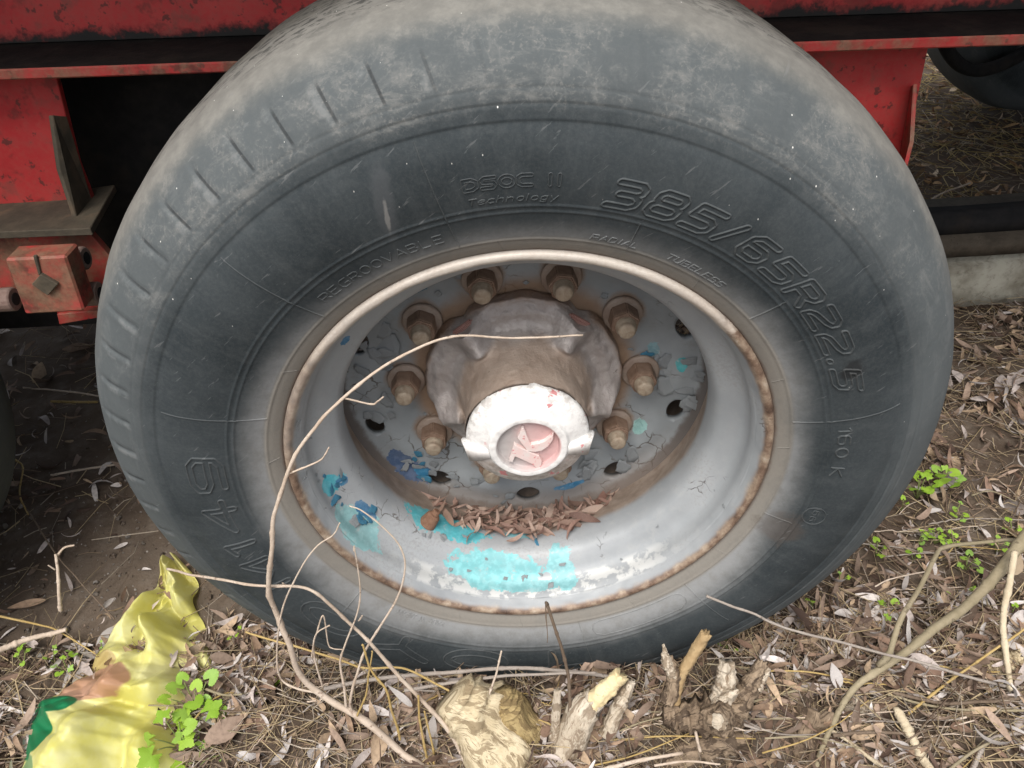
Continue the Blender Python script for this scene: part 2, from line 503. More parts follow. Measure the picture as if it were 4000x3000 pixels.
def m_red(name, grime=.5, zlo=None, rust=0.0):
    g = G(name)
    n1 = g.noise(5, 5, .65); n2 = g.noise(26, 5, .65); n3 = g.noise(120, 4, .7)
    base = g.mix(g.ss(.3, .7, n1), (.38, .020, .022), (.52, .040, .040))
    base = g.mix(g.ss(.45, .8, n2) * .40, base, (.34, .07, .06))
    base = g.mix(g.ss(.62, .70, n3 * .5 + n2 * .5) * .6, base, (.05, .02, .015))
    base = g.mix(g.ss(.53, .64, n2 * .6 + n1 * .4) * grime, base, (.075, .05, .035))
    base = g.mix(g.ss(.40, .60, n3 * .5 + n1 * .5) * grime * .45, base, (.24, .12, .085))
    base = g.mix(g.ss(.53, .61, g.noise(9, 5, .75)) * grime, base, (.030, .022, .016))
    base = g.mix(g.ss(.60, .66, g.noise(45, 3, .7)) * .7, base, (.04, .025, .02))
    if rust:
        rc = g.ramp(n3 * .5 + n2 * .5, [(.3, (.05, .03, .02)), (.5, (.17, .10, .06)), (.7, (.28, .19, .12))])
        base = g.mix(g.ss(.40, .56, n1 * .4 + n2 * .6) * rust, base, rc)
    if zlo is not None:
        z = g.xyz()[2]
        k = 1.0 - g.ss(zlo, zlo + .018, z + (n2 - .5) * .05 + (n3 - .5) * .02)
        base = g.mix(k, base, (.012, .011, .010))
    return g.out(base, .6, n1 * .4 + n2 * .4 + n3 * .3, .0012, .6)
def m_soil():
    g = G('soil')
    n1 = g.noise(3, 5, .6); n2 = g.noise(22, 6, .65); n3 = g.noise(130, 4, .7)
    base = g.mix(g.ss(.3, .7, n1), (.075, .053, .038), (.13, .10, .075))
    base = g.mix(g.ss(.45, .75, n2), base, (.165, .135, .108))
    base = g.mix(g.ss(.62, .72, n3) * .6, base, (.20, .17, .14))
    return g.out(base, .92, n2 * .6 + n3 * .4, .006, .9, spec=.2)
def m_leafmass(name, key='col'):
    g = G(name)
    n2 = g.noise(160, 4, .6)
    c = g.attr(key)
    return g.out(g.mix(g.ss(.35, .8, n2) * .45, c, (.06, .04, .03)), .72, n2, .0006, .6, spec=.3, trans=.12)
def m_leafobj(name, stops):
    g = G(name)
    n2 = g.noise(140, 4, .6); n1 = g.noise(45, 3, .6)
    c = g.ramp(g.rnd(), stops)
    c = g.mix(g.ss(.35, .8, n2) * .4, c, (.07, .045, .03))
    c = g.mix(g.ss(.55, .8, n1) * .35, c, (.50, .46, .42))
    return g.out(c, .68, n2, .0006, .6, spec=.35, trans=.12)
def m_bark(name, c1, c2, c3, crack=0, scale=90):
    """bark; crack > 0 means the mesh has UVs (round, along) in metres and shows lengthwise fibres"""
    g = G(name)
    n1 = g.noise(18, 3, .6); n2 = g.noise(scale, 4, .65)
    base = g.mix(g.ss(.3, .7, n1 * .5 + n2 * .5), c1, c2)
    h = n2
    if crack:
        u, v, _ = g.xyz(g.co('UV'))
        fb = g.noise(1.0, 4, .7, vec=g.vec(u * 330.0, v * 45.0, 0.0), dist=.6)
        fb2 = g.noise(1.0, 3, .6, vec=g.vec(u * 120.0, v * 30.0, 4.0), dist=1.0)
        fl_ = g.noise(1.0, 4, .72, vec=g.vec(u * 70.0, v * 38.0, 9.0), dist=.8)
        base = g.mix(g.ss(.50, .56, fl_) * .85, base, tuple(a * .30 + b * .70 for a, b in zip(c1, c3)))
        base = g.mix(g.ss(.54, .64, fb2) * .6, base, tuple((a + b) * .5 for a, b in zip(c1, c3)))
        base = g.mix(g.ss(.56, .66, fb) * .85, base, c3)
        h = n2 * .3 + fb * -.8 + fb2 * .6 - fl_ * 1.2
    else:
        base = g.mix(g.ss(.58, .68, n2) * .7, base, c3)
    return g.out(base, .8, h, .0022 if crack else .0014, .9, spec=.25)
def m_bag():
    g = G('bag_film')
    u, v, _ = g.xyz(g.co('UV'))
    n1 = g.noise(14, 4, .6); n2 = g.noise(70, 4, .6)
    base = g.mix(g.ss(.35, .7, n1), (.82, .78, .22), (.89, .87, .45))
    base = g.mix(g.ss(.55, .75, n2) * .18, base, (.60, .54, .28))
    base = g.mix((1.0 - g.ss(.03, .20, v + (n1 - .5) * .2)) * .35, base, (.52, .44, .16))
    def blob(u0, v0, a, b, k=.5):
        du = (u - u0) * (1 / a); dv = (v - v0) * (1 / b)
        return 1.0 - g.ss(.9, 1.0, g.m('SQRT', du * du + dv * dv) + (n1 - .5) * k)
    base = g.mix(blob(.29, .635, .28, .13) * .8, base, (.55, .25, .22))
    base = g.mix(blob(.14, .52, .14, .08) * .6, base, (.45, .27, .17))
    base = g.mix(g.m('MAXIMUM', blob(.12, .765, .24, .06), blob(.10, .87, .15, .09)), base, (.02, .25, .10))
    base = g.mix(blob(.16, .99, .10, .05) * .7, base, (.05, .30, .15))
    return g.out(base, .42, n1 * .5 + n2 * .3, .0015, .5, spec=.5, trans=.38)
def m_green():
    g = G('plant_leaf')
    n = g.noise(120, 3, .6)
    c = g.ramp(g.rnd(), [(0, (.22, .40, .03)), (.5, (.32, .50, .05)), (1, (.26, .45, .11))])
    c = g.mix(g.ss(.4, .7, n) * .5, c, (.40, .58, .09))
    return g.out(c, .5, n, .0005, .5, trans=.25)
def m_concrete():
    g = G('concrete')
    n1 = g.noise(7, 5, .65); n2 = g.noise(40, 5, .7)
    base = g.mix(g.ss(.35, .65, n1), (.17, .15, .11), (.40, .38, .31))
    base = g.mix(g.ss(.5, .7, n2) * .6, base, (.12, .10, .07))
    return g.out(base, .9, n1 * .4 + n2 * .6, .005, .9)

# ------------------------------------------------------------------ ground
def gh(x, y):
    """height of the soil surface"""
    h = GZ
    h += .050 * math.exp(-((y + .10) / .11) ** 2) * (1 - sstep(.45, .60, -x)) * (1 - .5 * sstep(.5, 1.2, x))
    h += .012 * nz((x, y, 0), 3.1, 1.0) + .007 * nz((x, y, 0), 11, 2.0)
    d = math.hypot(x, y - 1)
    if d < 3: h += .004 * nz((x, y, 0), 34, 3.0)
    h -= .055 * math.exp(-((x - .27) / .10) ** 2 - ((y + .165) / .045) ** 2)
    h += .05 * sstep(2.6, 3.6, y)
    return h
MAT['soil'] = m_soil()
def axis(fine0, fine1, step, far):
    a = list(np.arange(fine0, fine1, step))
    g_, lo = step, fine0
    left = []
    while lo > -far:
        g_ *= 1.35; lo -= g_; left.append(lo)
    g_, hi = step, a[-1]
    right = []
    while hi < far:
        g_ *= 1.35; hi += g_; right.append(hi)
    return left[::-1] + a + right
gx, gy = axis(-1.5, 2.4, .0125, 70), axis(-.4, 2.6, .0125, 70)
gv = [(x, y, gh(x, y)) for y in gy for x in gx]
nx_ = len(gx)
gf = [(j * nx_ + i, j * nx_ + i + 1, (j + 1) * nx_ + i + 1, (j + 1) * nx_ + i) for j in range(len(gy) - 1) for i in range(nx_ - 1)]
ground = tag(obj('ground', mesh_from('ground', gv, gf), MAT['soil']), kind='structure')

# ------------------------------------------------------------------ the wheel: tyre
RUB = m_tyre(); RUBL = m_tyre(True)
ctrl = [(.296, .004), (.300, -.002), (.308, -.0075), (.316, -.011), (.334, -.0185), (.352, -.0245), (.372, -.029), (.39, -.031),
        (.41, -.0305), (.425, -.0275), (.436, -.0235), (.449, -.0205), (.463, -.0155), (.480, -.006), (.497, .007), (.511, .022),
        (.521, .042), (.5275, .07), (.531, .11), (.532, .18), (.531, .25), (.528, .29), (.521, .318), (.505, .345), (.46, .375),
        (.40, .39), (.33, .37), (.30, .345)]
sp = spline(ctrl, 4000)
prof_r = np.array([p[0] for p in sp]); prof_y = np.array([p[1] for p in sp])
kmax = int(np.argmax(prof_r > .5285))
_fr, _fy = prof_r[:kmax], prof_y[:kmax]
def feat(r_):
    g_ = lambda c, w: math.exp(-((r_ - c) / w) ** 2)
    h = .0011 * g_(.316, .0010) + .0011 * g_(.3503, .0011) + .0011 * g_(.3572, .0011)
    h += .0012 * sstep(.4345, .4375, r_) - .0006 * g_(.4495, .0014) + .0004 * sstep(.4495, .452, r_) - .0006 * g_(.462, .0014)
    return h
def side_y(r_):
    return float(np.interp(r_, _fr, _fy)) - feat(r_)
def squash(z):
    return z if z > -.44 else -.44 - .04 * (1 - math.exp((z + .44) / .04))
def tyre_profile(step=.0012):
    P = [(r_, side_y(r_)) for r_ in np.arange(.2965, .4665, step)]
    P += [(float(a), float(b) - (feat(a) if b < .06 else 0)) for a, b in zip(prof_r[::28], prof_y[::28]) if a > .4665 or b > .1]
    seen, out = 0, []
    for p in P: out.append(p)
    return out
def tyre_mesh(name, seg, step, slits=True):
    P = tyre_profile(step)
    n = len(P)
    ca = np.cos(np.arange(seg) * 2 * np.pi / seg); sa = np.sin(np.arange(seg) * 2 * np.pi / seg)
    v, f = [], []
    for i in range(seg):
        th = 360.0 * i / seg
        for r_, y in P:
            rr, yy = r_, y
            if slits and y < .05 and r_ > .464:
                ph = ((th - 25 * (r_ - .48)) % 5.625) - 2.8
                wear = .15 + .85 * math.exp(-((th - 150) / 45) ** 2)
                env = sstep(.465, .470, r_) * (1 - sstep(.500, .508, r_))
                gsl = (math.exp(-(ph / .24) ** 2) - .35 * math.exp(-((ph - .9) / .35) ** 2)) * env * .0020 * wear
                yy += gsl * .8; rr -= gsl * .6
            if slits and y > .0 and r_ > .50:
                k = nz((r_ * ca[i], y, r_ * sa[i]), 22, 9) * .0012
                rr += k
            v.append((rr * ca[i], yy, squash(rr * sa[i])))
    for i in range(seg):
        j = (i + 1) % seg
        for k in range(n - 1):
            f.append((i * n + k, j * n + k, j * n + k + 1, i * n + k + 1))
    return mesh_from(name, v, f)
wheel = thing('truck_wheel', (0, .17, -.476), 'large worn truck wheel with grey sidewall and rusty peeling rim filling the picture', 'wheel')
tyre = tag(obj('tyre', tyre_mesh('tyre', 960, .0012), RUB, wheel), 'weathered grey tyre with raised lettering and dusty tread')

# raised lettering: strokes -> distance field -> ridged relief lying on the sidewall
def arc(cx, cy, rx, ry, a0, a1, n=10):
    return [(cx + rx * math.cos(R(a0 + (a1 - a0) * i / n)), cy + ry * math.sin(R(a0 + (a1 - a0) * i / n))) for i in range(n + 1)]
O_ = [arc(.5, .5, .5, .5, 0, 360, 24)]
GL = {
 '3': [[(0, 1), (.72, 1), (.9, .86), (.9, .66), (.72, .53), (.2, .53)], [(.72, .53), (.95, .38), (.95, .15), (.76, 0), (0, 0)]],
 '8': [[(.18, 1), (.78, 1), (.92, .87), (.92, .66), (.78, .54), (.18, .54), (.05, .66), (.05, .87), (.18, 1)],
       [(.18, .54), (.8, .54), (.98, .4), (.98, .14), (.8, 0), (.18, 0), (0, .14), (0, .4), (.18, .54)]],
 '5': [[(.95, 1), (.08, 1), (.03, .56), (.74, .56), (.93, .42), (.93, .14), (.74, 0), (0, 0)]],
 '/': [[(0, 0), (.42, 1)]],
 '6': [[(.9, 1), (.22, 1), (0, .8), (0, .2), (.2, 0), (.75, 0), (.93, .15), (.93, .42), (.75, .57), (.05, .57)]],
 '9': [[(.05, 0), (.72, 0), (.93, .2), (.93, .8), (.74, 1), (.2, 1), (0, .85), (0, .58), (.2, .43), (.9, .43)]],
 'R': [[(0, 0), (0, 1), (.74, 1), (.92, .86), (.92, .6), (.74, .45), (0, .45)], [(.5, .45), (.95, 0)]],
 '2': [[(0, 1), (.74, 1), (.93, .86), (.93, .66), (.74, .53), (.15, .36), (0, .22), (0, 0), (.95, 0)]],
 '.': [[(0, .02), (.06, .02)]],
 '1': [[(0, .84), (.28, 1), (.28, 0)]], '4': [[(.72, 0), (.72, 1), (0, .3), (1, .3)]],
 '0': O_, 'O': O_, 'o': [arc(.5, .35, .45, .35, 0, 360, 16)],
 'M': [[(0, 0), (.02, 1), (.5, .25), (.98, 1), (1, 0)]], 'T': [[(0, 1), (1, 1)], [(.5, 1), (.5, 0)]],
 'Y': [[(0, 1), (.5, .45), (1, 1)], [(.5, .45), (.5, 0)]], 'K': [[(0, 0), (0, 1)], [(.9, 1), (.05, .5), (.95, 0)]],
 'D': [[(0, 0), (0, 1), (.6, 1), (.95, .75), (.95, .25), (.6, 0), (0, 0)]],
 'S': [[(.95, 1), (.2, 1), (0, .8), (.1, .55), (.85, .5), (.97, .25), (.8, 0), (0, 0)]],
 'C': [[(.95, 1), (.25, 1), (0, .8), (0, .2), (.25, 0), (.95, 0)]], 'I': [[(.2, 1), (.2, 0)]],
 'E': [[(.9, 1), (0, 1), (0, 0), (.9, 0)], [(0, .52), (.75, .52)]], 'L': [[(0, 1), (0, 0), (.85, 0)]],
 'G': [[(.95, 1), (.25, 1), (0, .75), (0, .25), (.25, 0), (.95, 0), (.95, .45), (.55, .45)]],
 'V': [[(0, 1), (.5, 0), (1, 1)]], 'A': [[(0, 0), (.5, 1), (1, 0)], [(.2, .35), (.8, .35)]],
 'B': [[(0, 0), (0, 1), (.7, 1), (.88, .85), (.88, .65), (.7, .53), (0, .53)], [(.7, .53), (.95, .35), (.95, .15), (.75, 0), (0, 0)]],
 'U': [[(0, 1), (0, .2), (.2, 0), (.75, 0), (.95, .2), (.95, 1)]], 'N': [[(0, 0), (0, 1), (.95, 0), (.95, 1)]],
 'J': [[(.8, 1), (.8, .2), (.6, 0), (.1, .05)]], 'P': [[(0, 0), (0, 1), (.7, 1), (.92, .85), (.92, .6), (.7, .45), (0, .45)]],
 'e': [[(.05, .38), (.9, .38), (.85, .6), (.5, .7), (.15, .6), (.02, .35), (.15, .08), (.5, 0), (.85, .08)]],
 'c': [[(.85, .6), (.5, .7), (.15, .6), (.02, .35), (.15, .08), (.5, 0), (.85, .1)]],
 'h': [[(0, 0), (0, 1)], [(0, .5), (.4, .7), (.75, .6), (.85, .4), (.85, 0)]],
 'n': [[(0, 0), (0, .7)], [(0, .5), (.4, .7), (.75, .6), (.85, .4), (.85, 0)]], 'l': [[(.1, 1), (.1, 0)]],
 'g': [[(.85, .6), (.5, .7), (.1, .55), (.1, .15), (.5, 0), (.85, .15)], [(.85, .7), (.85, -.15), (.5, -.3), (.1, -.2)]],
 'y': [[(0, .7), (.45, 0)], [(.9, .7), (.3, -.3)]], ' ': [],
}
def adv(ch): return {'.': .18, '/': .6, '1': .38, 'I': .34, ' ': .45, 'l': .3, 'i': .3}.get(ch, 1.0)
def lettering(text, rb, rt, a0, a1, outline=True, sw=.13, ridge=.0016, amp=.0019, cell=.0007, slant=0.0, gap=.32, label=None, hollow=None):
    """clockwise text with tops outwards between angles a0 > a1 (degrees)."""
    hgt = rt - rb
    tot = sum(adv(c) for c in text) + gap * (len(text) - 1) + abs(slant)
    rm = (rb + rt) / 2
    wu = R(a0 - a1) * rm / tot          # metres per advance unit
    V, F = [], []
    x0 = max(0, -slant)
    w = sw * hgt
    for ch in text:
        st = GL[ch]
        if st:
            segs = []
            for pl in st:
                q_ = [((p[0] * adv(ch) if ch in '' else p[0]) * wu, p[1] * hgt) for p in pl]
                segs += list(zip(q_[:-1], q_[1:]))
            A = np.array([s[0] for s in segs]); B = np.array([s[1] for s in segs])
            mg = w + ridge * 1.6
            xs = np.arange(A[:, 0].min().clip(None, B[:, 0].min()) - mg, max(A[:, 0].max(), B[:, 0].max()) + mg + cell, cell)
            ys = np.arange(min(A[:, 1].min(), B[:, 1].min()) - mg, max(A[:, 1].max(), B[:, 1].max()) + mg + cell, cell)
            X, Y = np.meshgrid(xs, ys)
            P = np.stack([X, Y], -1)[..., None, :]
            d_ = B - A
            t = np.clip(((P - A) * d_).sum(-1) / np.maximum((d_ ** 2).sum(-1), 1e-12), 0, 1)
            D = np.sqrt(((P - A - t[..., None] * d_) ** 2).sum(-1)).min(-1)
            if outline: k = 1 - np.abs(D - w) / ridge
            else: k = 1 - (D - w) / ridge
            k = np.clip(k, 0, 1); k = k * k * (3 - 2 * k)
            H = -.0007 + (amp + .0007) * k
            keep = k > .001
            idx = -np.ones(X.shape, int)
            base = len(V)
            use = np.zeros(X.shape, bool)
            cellk = keep[:-1, :-1] | keep[1:, :-1] | keep[:-1, 1:] | keep[1:, 1:]
            use[:-1, :-1] |= cellk; use[1:, :-1] |= cellk; use[:-1, 1:] |= cellk; use[1:, 1:] |= cellk
            ii = np.argwhere(use)
            for n_, (j, i) in enumerate(ii):
                idx[j, i] = base + n_
                rr = rb + Y[j, i]
                uu = x0 * wu + X[j, i] + slant * wu * (Y[j, i] / hgt)
                th = R(a0) - uu / rm
                V.append((rr * math.cos(th), side_y(rr) - H[j, i], rr * math.sin(th)))
            for j, i in np.argwhere(cellk):
                F.append((idx[j, i], idx[j, i + 1], idx[j + 1, i + 1], idx[j + 1, i]))
        x0 += adv(ch) + gap
    o = obj('raised_lettering', mesh_from('raised_lettering', V, F), RUBL, tyre)
    return tag(o, label)
lettering('385/65R22.5', .3645, .3895, 77.2, 17.6, sw=.115, slant=.30, gap=.38, cell=.00075, label='outlined tyre size 385/65R22.5 moulded in the rubber')
lettering('M149', .3665, .4015, -154.5, -190.5, sw=.10, gap=.40, cell=.0009, label='outlined M149 moulded in the rubber')
lettering('TOYO', .3640, .4000, -80.5, -146, sw=.16, ridge=.0016, amp=.0015, gap=.35, cell=.001, label='very large outlined letters moulded along the bottom')
lettering('DSOC II', .3795, .3895, 97.3, 84.0, sw=.16, ridge=.0009, amp=.0010, cell=.0005, label='small outlined letters DSOC II')
lettering('Technology', .3635, .3700, 97.3, 84.0, outline=False, sw=.02, ridge=.0010, amp=.0010, cell=.0004, slant=.3, label='small italic word technology')
lettering('REGROOVABLE', .3285, .3385, 127.4, 102.7, outline=False, sw=.01, ridge=.0010, amp=.0012, cell=.0005, label='small raised word regroovable')
lettering('RADIAL', .3205, .3270, 77.6, 68.7, outline=False, sw=.02, ridge=.0010, amp=.0012, cell=.0004, slant=.3, label='small raised word radial')
lettering('TUBELESS', .3215, .3285, 63.4, 50.7, outline=False, sw=.03, ridge=.0011, amp=.0013, cell=.0004, slant=.3, label='small raised word tubeless')
lettering('MADE IN JAPAN', .3215, .3285, -114.9, -127.6, outline=False, sw=.01, ridge=.0008, amp=.0010, cell=.0004, label='small raised words made in Japan')
lettering('160 K', .3655, .3790, 9.0, -3.0, outline=False, sw=.02, ridge=.0016, amp=.0014, cell=.0005, gap=.42, label='raised load mark 160 K')
lettering('1661', .3670, .3745, -11.7, -16.3, outline=False, sw=.01, ridge=.0009, amp=.0010, cell=.0004, label='tiny raised number inside a circle')
def sidewall_line(pts, name, wdt=.0009, up=.0009):
    """thin moulded line through (r, angle) points on the sidewall"""
    V, F = [], []
    P = [Vector((r_ * math.cos(R(a)), 0, r_ * math.sin(R(a)))) for r_, a in pts]
    for i, p in enumerate(P):
        t = (P[min(i + 1, len(P) - 1)] - P[max(0, i - 1)]).normalized()
        s = Vector((-t.z, 0, t.x))
        for k, h in ((-1, -.0006), (-.4, up), (.4, up), (1, -.0006)):
            q_ = p + s * k * wdt
            rr = math.hypot(q_.x, q_.z)
            V.append((q_.x, side_y(rr) - h, q_.z))
    for i in range(len(P) - 1):
        for k in range(3):
            F.append((i * 4 + k, (i + 1) * 4 + k, (i + 1) * 4 + k + 1, i * 4 + k + 1))
    return obj(name, mesh_from(name, V, F), RUBL, tyre)
for a, r1 in ((10.5, .434), (40.8, .358), (70.5, .352), (100.7, .432), (130.6, .432), (160, .428), (-139.5, .362), (-79.0, .405), (-48.3, .408), (-17.8, .352)):
    sidewall_line([(r_, a + (r_ - .316) * 10) for r_ in np.linspace(.317, r1, 24)], 'mould_line')
for a in (93, 116, 54, 22, 2, -35, -64, -95, 146, 172, -112):
    sidewall_line([(r_, a + (r_ - .3) * 60) for r_ in np.linspace(.303, .316, 6)], 'mould_line', .0007, .0006)
sidewall_line([(.3705 + .0 + (.0143 * math.sin(R(t))), -14.0 + math.degrees(.0143 * math.cos(R(t)) / .3705)) for t in range(0, 365, 8)], 'mould_line')
bx = [(.322, -75.5), (.322, -52.5)]
loop = [(.3215, a) for a in np.linspace(-73.5, -53, 20)] + [(.3245, -51.2), (.333, -50.6), (.341, -51.2)] + [(.3455, a) for a in np.linspace(-53, -73.5, 20)] + [(.341, -75.3), (.333, -75.9), (.3245, -75.3), (.3215, -73.5)]
sidewall_line(loop, 'mould_line')

# ------------------------------------------------------------------ the wheel: rim, disc, hub, nuts
rim_in = [(.2985, .004), (.2985, -.002), (.2955, -.0062), (.2905, -.0060), (.2865, -.001), (.2835, .006), (.281, .012), (.2785, .02),
          (.277, .034), (.270, .046), (.256, .056), (.2465, .066), (.2425, .080), (.2425, .098), (.2465, .115), (.254, .135), (.260, .155),
          (.264, .18), (.268, .22), (.272, .30), (.278, .34)]
rim_s = spline(rim_in, 170)
RY = np.array([p[1] for p in rim_s[40:]]); RR = np.array([p[0] for p in rim_s[40:]])
def hit_barrel(px, py):
    d = ray(px, py)
    t = .6
    while t < 2:
        p = CAM + d * t
        if p.y > -.001 and p.y < .16 and math.hypot(p.x, p.z) > np.interp(p.y, RY, RR): return p
        t += .001
    return None
def patch(px, py, wpx, hpx, col):
    p = hit_barrel(px, py); q1 = hit_barrel(px + wpx / 2, py); q2 = hit_barrel(px, py + hpx / 2)
    a = max(.004, (q1 - p).length) if q1 else .02
    b = max(.003, abs(q2.y - p.y)) if q2 else .01
    return (math.atan2(p.z, p.x), p.y, a, b, col)
TQ, DB = (.06, .36, .43), (.03, .13, .25)
rim_patches = [patch(1290, 1900, 75, 130, TQ), patch(1335, 1880, 40, 110, DB), patch(1390, 2070, 210, 160, (.21, .40, .41)), patch(1425, 1990, 110, 80, DB),
               patch(1730, 2050, 330, 110, (.07, .38, .43)), patch(1930, 2245, 350, 135, (.17, .44, .46)), patch(2200, 2230, 110, 150, (.20, .43, .45)),
               patch(2030, 2085, 110, 45, (.14, .35, .38)), patch(2080, 2290, 300, 40, (.18, .38, .40)), patch(1345, 1330, 50, 60, DB)]
DY = .181
def dp(px, py, Y=DY):
    p = at(px, py, Y)
    return math.atan2(p.z, p.x), math.hypot(p.x, p.z)
def dpatch(px, py, a, b, col):
    t, r_ = dp(px, py)
    return (t, r_, a, b, col)
disc_patches = [dpatch(1600, 1815, .040, .016, (.05, .085, .16)), dpatch(1655, 1840, .018, .008, (.03, .17, .30)), dpatch(1640, 1125, .02, .010, (.03, .12, .18)),
                dpatch(2220, 1890, .03, .006, (.04, .17, .30)), dpatch(2660, 1420, .012, .008, (.05, .34, .36)), dpatch(2500, 1670, .016, .010, (.20, .36, .34)),
                dpatch(2560, 1380, .016, .010, (.15, .27, .30))]
RIM = m_rim(False, rim_patches)
DISC = m_rim(True, disc_patches)
rv, rf = [], []
seg = 360
out_prof = [(p[0] + .006, p[1] + .001) for p in rim_s[::-6]][:-6]
rp = [tuple(p) for p in rim_s] + [(.284, .345), (.278, .30), (.274, .22), (.270, .18), (.260, .135), (.249, .10), (.249, .08), (.262, .062), (.276, .052), (.284, .03), (.290, .012), (.2965, .0085)]
for i in range(seg):
    a = 2 * math.pi * i / seg
    c, s = math.cos(a), math.sin(a)
    for r_, y in rp:
        k = 0.0
        if .279 < r_ < .293 and y < .012:          # hammered, chipped inner edge of the lip
            k = .0011 * nz((c * .3, y, s * .3), 28, 4) + .0006 * nz((c * .3, y, s * .3), 90, 6)
        if y > .012: k = .0006 * nz((c * .28, y, s * .28), 14, 2)
        rv.append(((r_ + k) * c, y, (r_ + k) * s))
n = len(rp)
for i in range(seg):
    j = (i + 1) % seg
    for k in range(n):
        k2 = (k + 1) % n
        rf.append((i * n + k, j * n + k, j * n + k2, i * n + k2))
rim = tag(obj('rim', mesh_from('rim', rv, rf), RIM, wheel), 'silver painted rim with rusty lip and patches of exposed turquoise paint')

# disc with ten oval hand holes
front = spline([(.2625, .158), (.256, .168), (.246, .1745), (.232, .1795), (.215, .183), (.20, .187), (.185, .190), (.16, .190), (.12, .190)], 48)
back = [(r_, y + .011) for r_, y in front[::-1]]
dprof = [tuple(p) for p in front] + back
dv, df = [], []
seg = 240
for i in range(seg):
    a = 2 * math.pi * i / seg
    for r_, y in dprof:
        yy = y
        if .19 < r_ < .255:      # pressed bosses between the holes
            yy -= .006 * math.exp(-((r_ - .222) / .016) ** 2) * (.5 + .5 * math.cos(10 * (a - STUD0)))
        yy += .0008 * nz((r_ * math.cos(a), 0, r_ * math.sin(a)), 30, 3)
        dv.append((r_ * math.cos(a), yy, r_ * math.sin(a)))
n = len(dprof)
for i in range(seg):
    j = (i + 1) % seg
    for k in range(n):
        k2 = (k + 1) % n
        df.append((i * n + k, j * n + k, j * n + k2, i * n + k2))
disc_tmp = obj('disc_tmp', mesh_from('disc_tmp', dv, df), None)
cut_bm = bmesh.new()
for k in range(10):
    a = STUD0 + R(18 + 36 * k) + R(1)
    rr_, ca_, sa_ = .2345, math.cos(a), math.sin(a)
    ring = []
    for y in (.13, .24):
        ring.append([cut_bm.verts.new(((rr_ + .0125 * math.cos(t)) * ca_ - .019 * math.sin(t) * sa_, y, (rr_ + .0125 * math.cos(t)) * sa_ + .019 * math.sin(t) * ca_))
                     for t in np.linspace(0, 2 * math.pi, 28, endpoint=False)])
    for i in range(28):
        j = (i + 1) % 28
        cut_bm.faces.new((ring[0][i], ring[0][j], ring[1][j], ring[1][i]))
    cut_bm.faces.new(ring[0][::-1]); cut_bm.faces.new(ring[1])
cut = obj('cut_tmp', bm_mesh('cut_tmp', cut_bm), None)
md = disc_tmp.modifiers.new('b', 'BOOLEAN'); md.object = cut; md.operation = 'DIFFERENCE'; md.solver = 'EXACT'
bpy.context.view_layer.update()
dg = bpy.context.evaluated_depsgraph_get()
dme = bpy.data.meshes.new_from_object(disc_tmp.evaluated_get(dg))
dme.name = 'disc'
for o_ in (disc_tmp, cut): bpy.data.objects.remove(o_)
dme.materials.clear()
dme.polygons.foreach_set('use_smooth', [p.area < 2e-4 for p in dme.polygons])
disc = tag(obj('disc', dme, DISC, wheel), 'grey wheel disc with oval hand holes, flaking paint and rust stains')

# hub body with five ribs
HUB = m_hub(); CAP = m_cap()
hp = [(.0800, .0600), (.0808, .062), (.0808, .085), (.0815, .110), (.0855, .128), (.092, .143), (.100, .155), (.110, .1625), (.120, .166), (.130, .168), (.1365, .170), (.139, .174), (.139, .189), (.12, .193)]
hp = spline(hp, 80)
hv, hf = [], []
seg = 240
for i in range(seg):
    a = 2 * math.pi * i / seg
    c, s = math.cos(a), math.sin(a)
    ph = (a - R(54)) % R(72)
    ph = min(ph, R(72) - ph)             # 0 on a rib
    rib = math.exp(-(ph / .19) ** 2)
    for r_, y in hp:
        env = sstep(.085, .100, r_) * (1 - sstep(.128, .139, r_))
        yy = y - .030 * rib * env + .004 * (1 - rib) * env - .007 * (1 - rib) * math.exp(-((r_ - .120) / .013) ** 2)
        rr = r_
        if r_ > .125: rr = r_ - .010 * math.exp(-(ph / .10) ** 2) * sstep(.125, .137, r_) + .0025 * nz((c, s, 0), 6, 1)
        k = .0012 * nz((rr * c, yy, rr * s), 70, 8) + .0022 * nz((rr * c, yy, rr * s), 26, 3) + .0006 * nz((rr * c, yy, rr * s), 190, 5)
        hv.append(((rr + k) * c, yy - (k if r_ > .1 else 0), (rr + k) * s))
n = len(hp)
for i in range(seg):
    j = (i + 1) % seg
    for k in range(n - 1):
        hf.append((i * n + k, j * n + k, j * n + k + 1, i * n + k + 1))
hub = tag(obj('hub', mesh_from('hub', hv, hf), HUB, wheel), 'dusty brown hub with ribbed flange')
PINK = m_grime('faded_pink_grime', (.24, .12, .10), (.36, .22, .19), (.45, .30, .27), 90)
for a in (54, 126):
    ca_, sa_ = math.cos(R(a)), math.sin(R(a))
    me = box_mesh('cast_pad', -.017, .017, -.004, .004, -.008, .008, .003, 2)
    M = Matrix.Translation((.128 * ca_, .160, .128 * sa_)) @ Matrix.Rotation(-R(a - 90), 4, 'Y') @ Matrix.Rotation(R(25), 4, 'X')
    obj('cast_pad', me, PINK, hub, M)
cp = spline([(.0845, .068), (.0858, .060), (.0850, .054), (.0810, .0495), (.074, .0455), (.065, .0415), (.0585, .0385), (.0562, .0355), (.0550, .0335), (.0525, .0325), (.0465, .0325), (.0440, .0335), (.0428, .0365), (.0420, .0395), (.0390, .0405), (.02, .0405), (.0004, .0405)], 110)
cv, cf = lathe([(p[0] * (.915 if p[1] < .05 else .93), p[1]) for p in cp], 180)
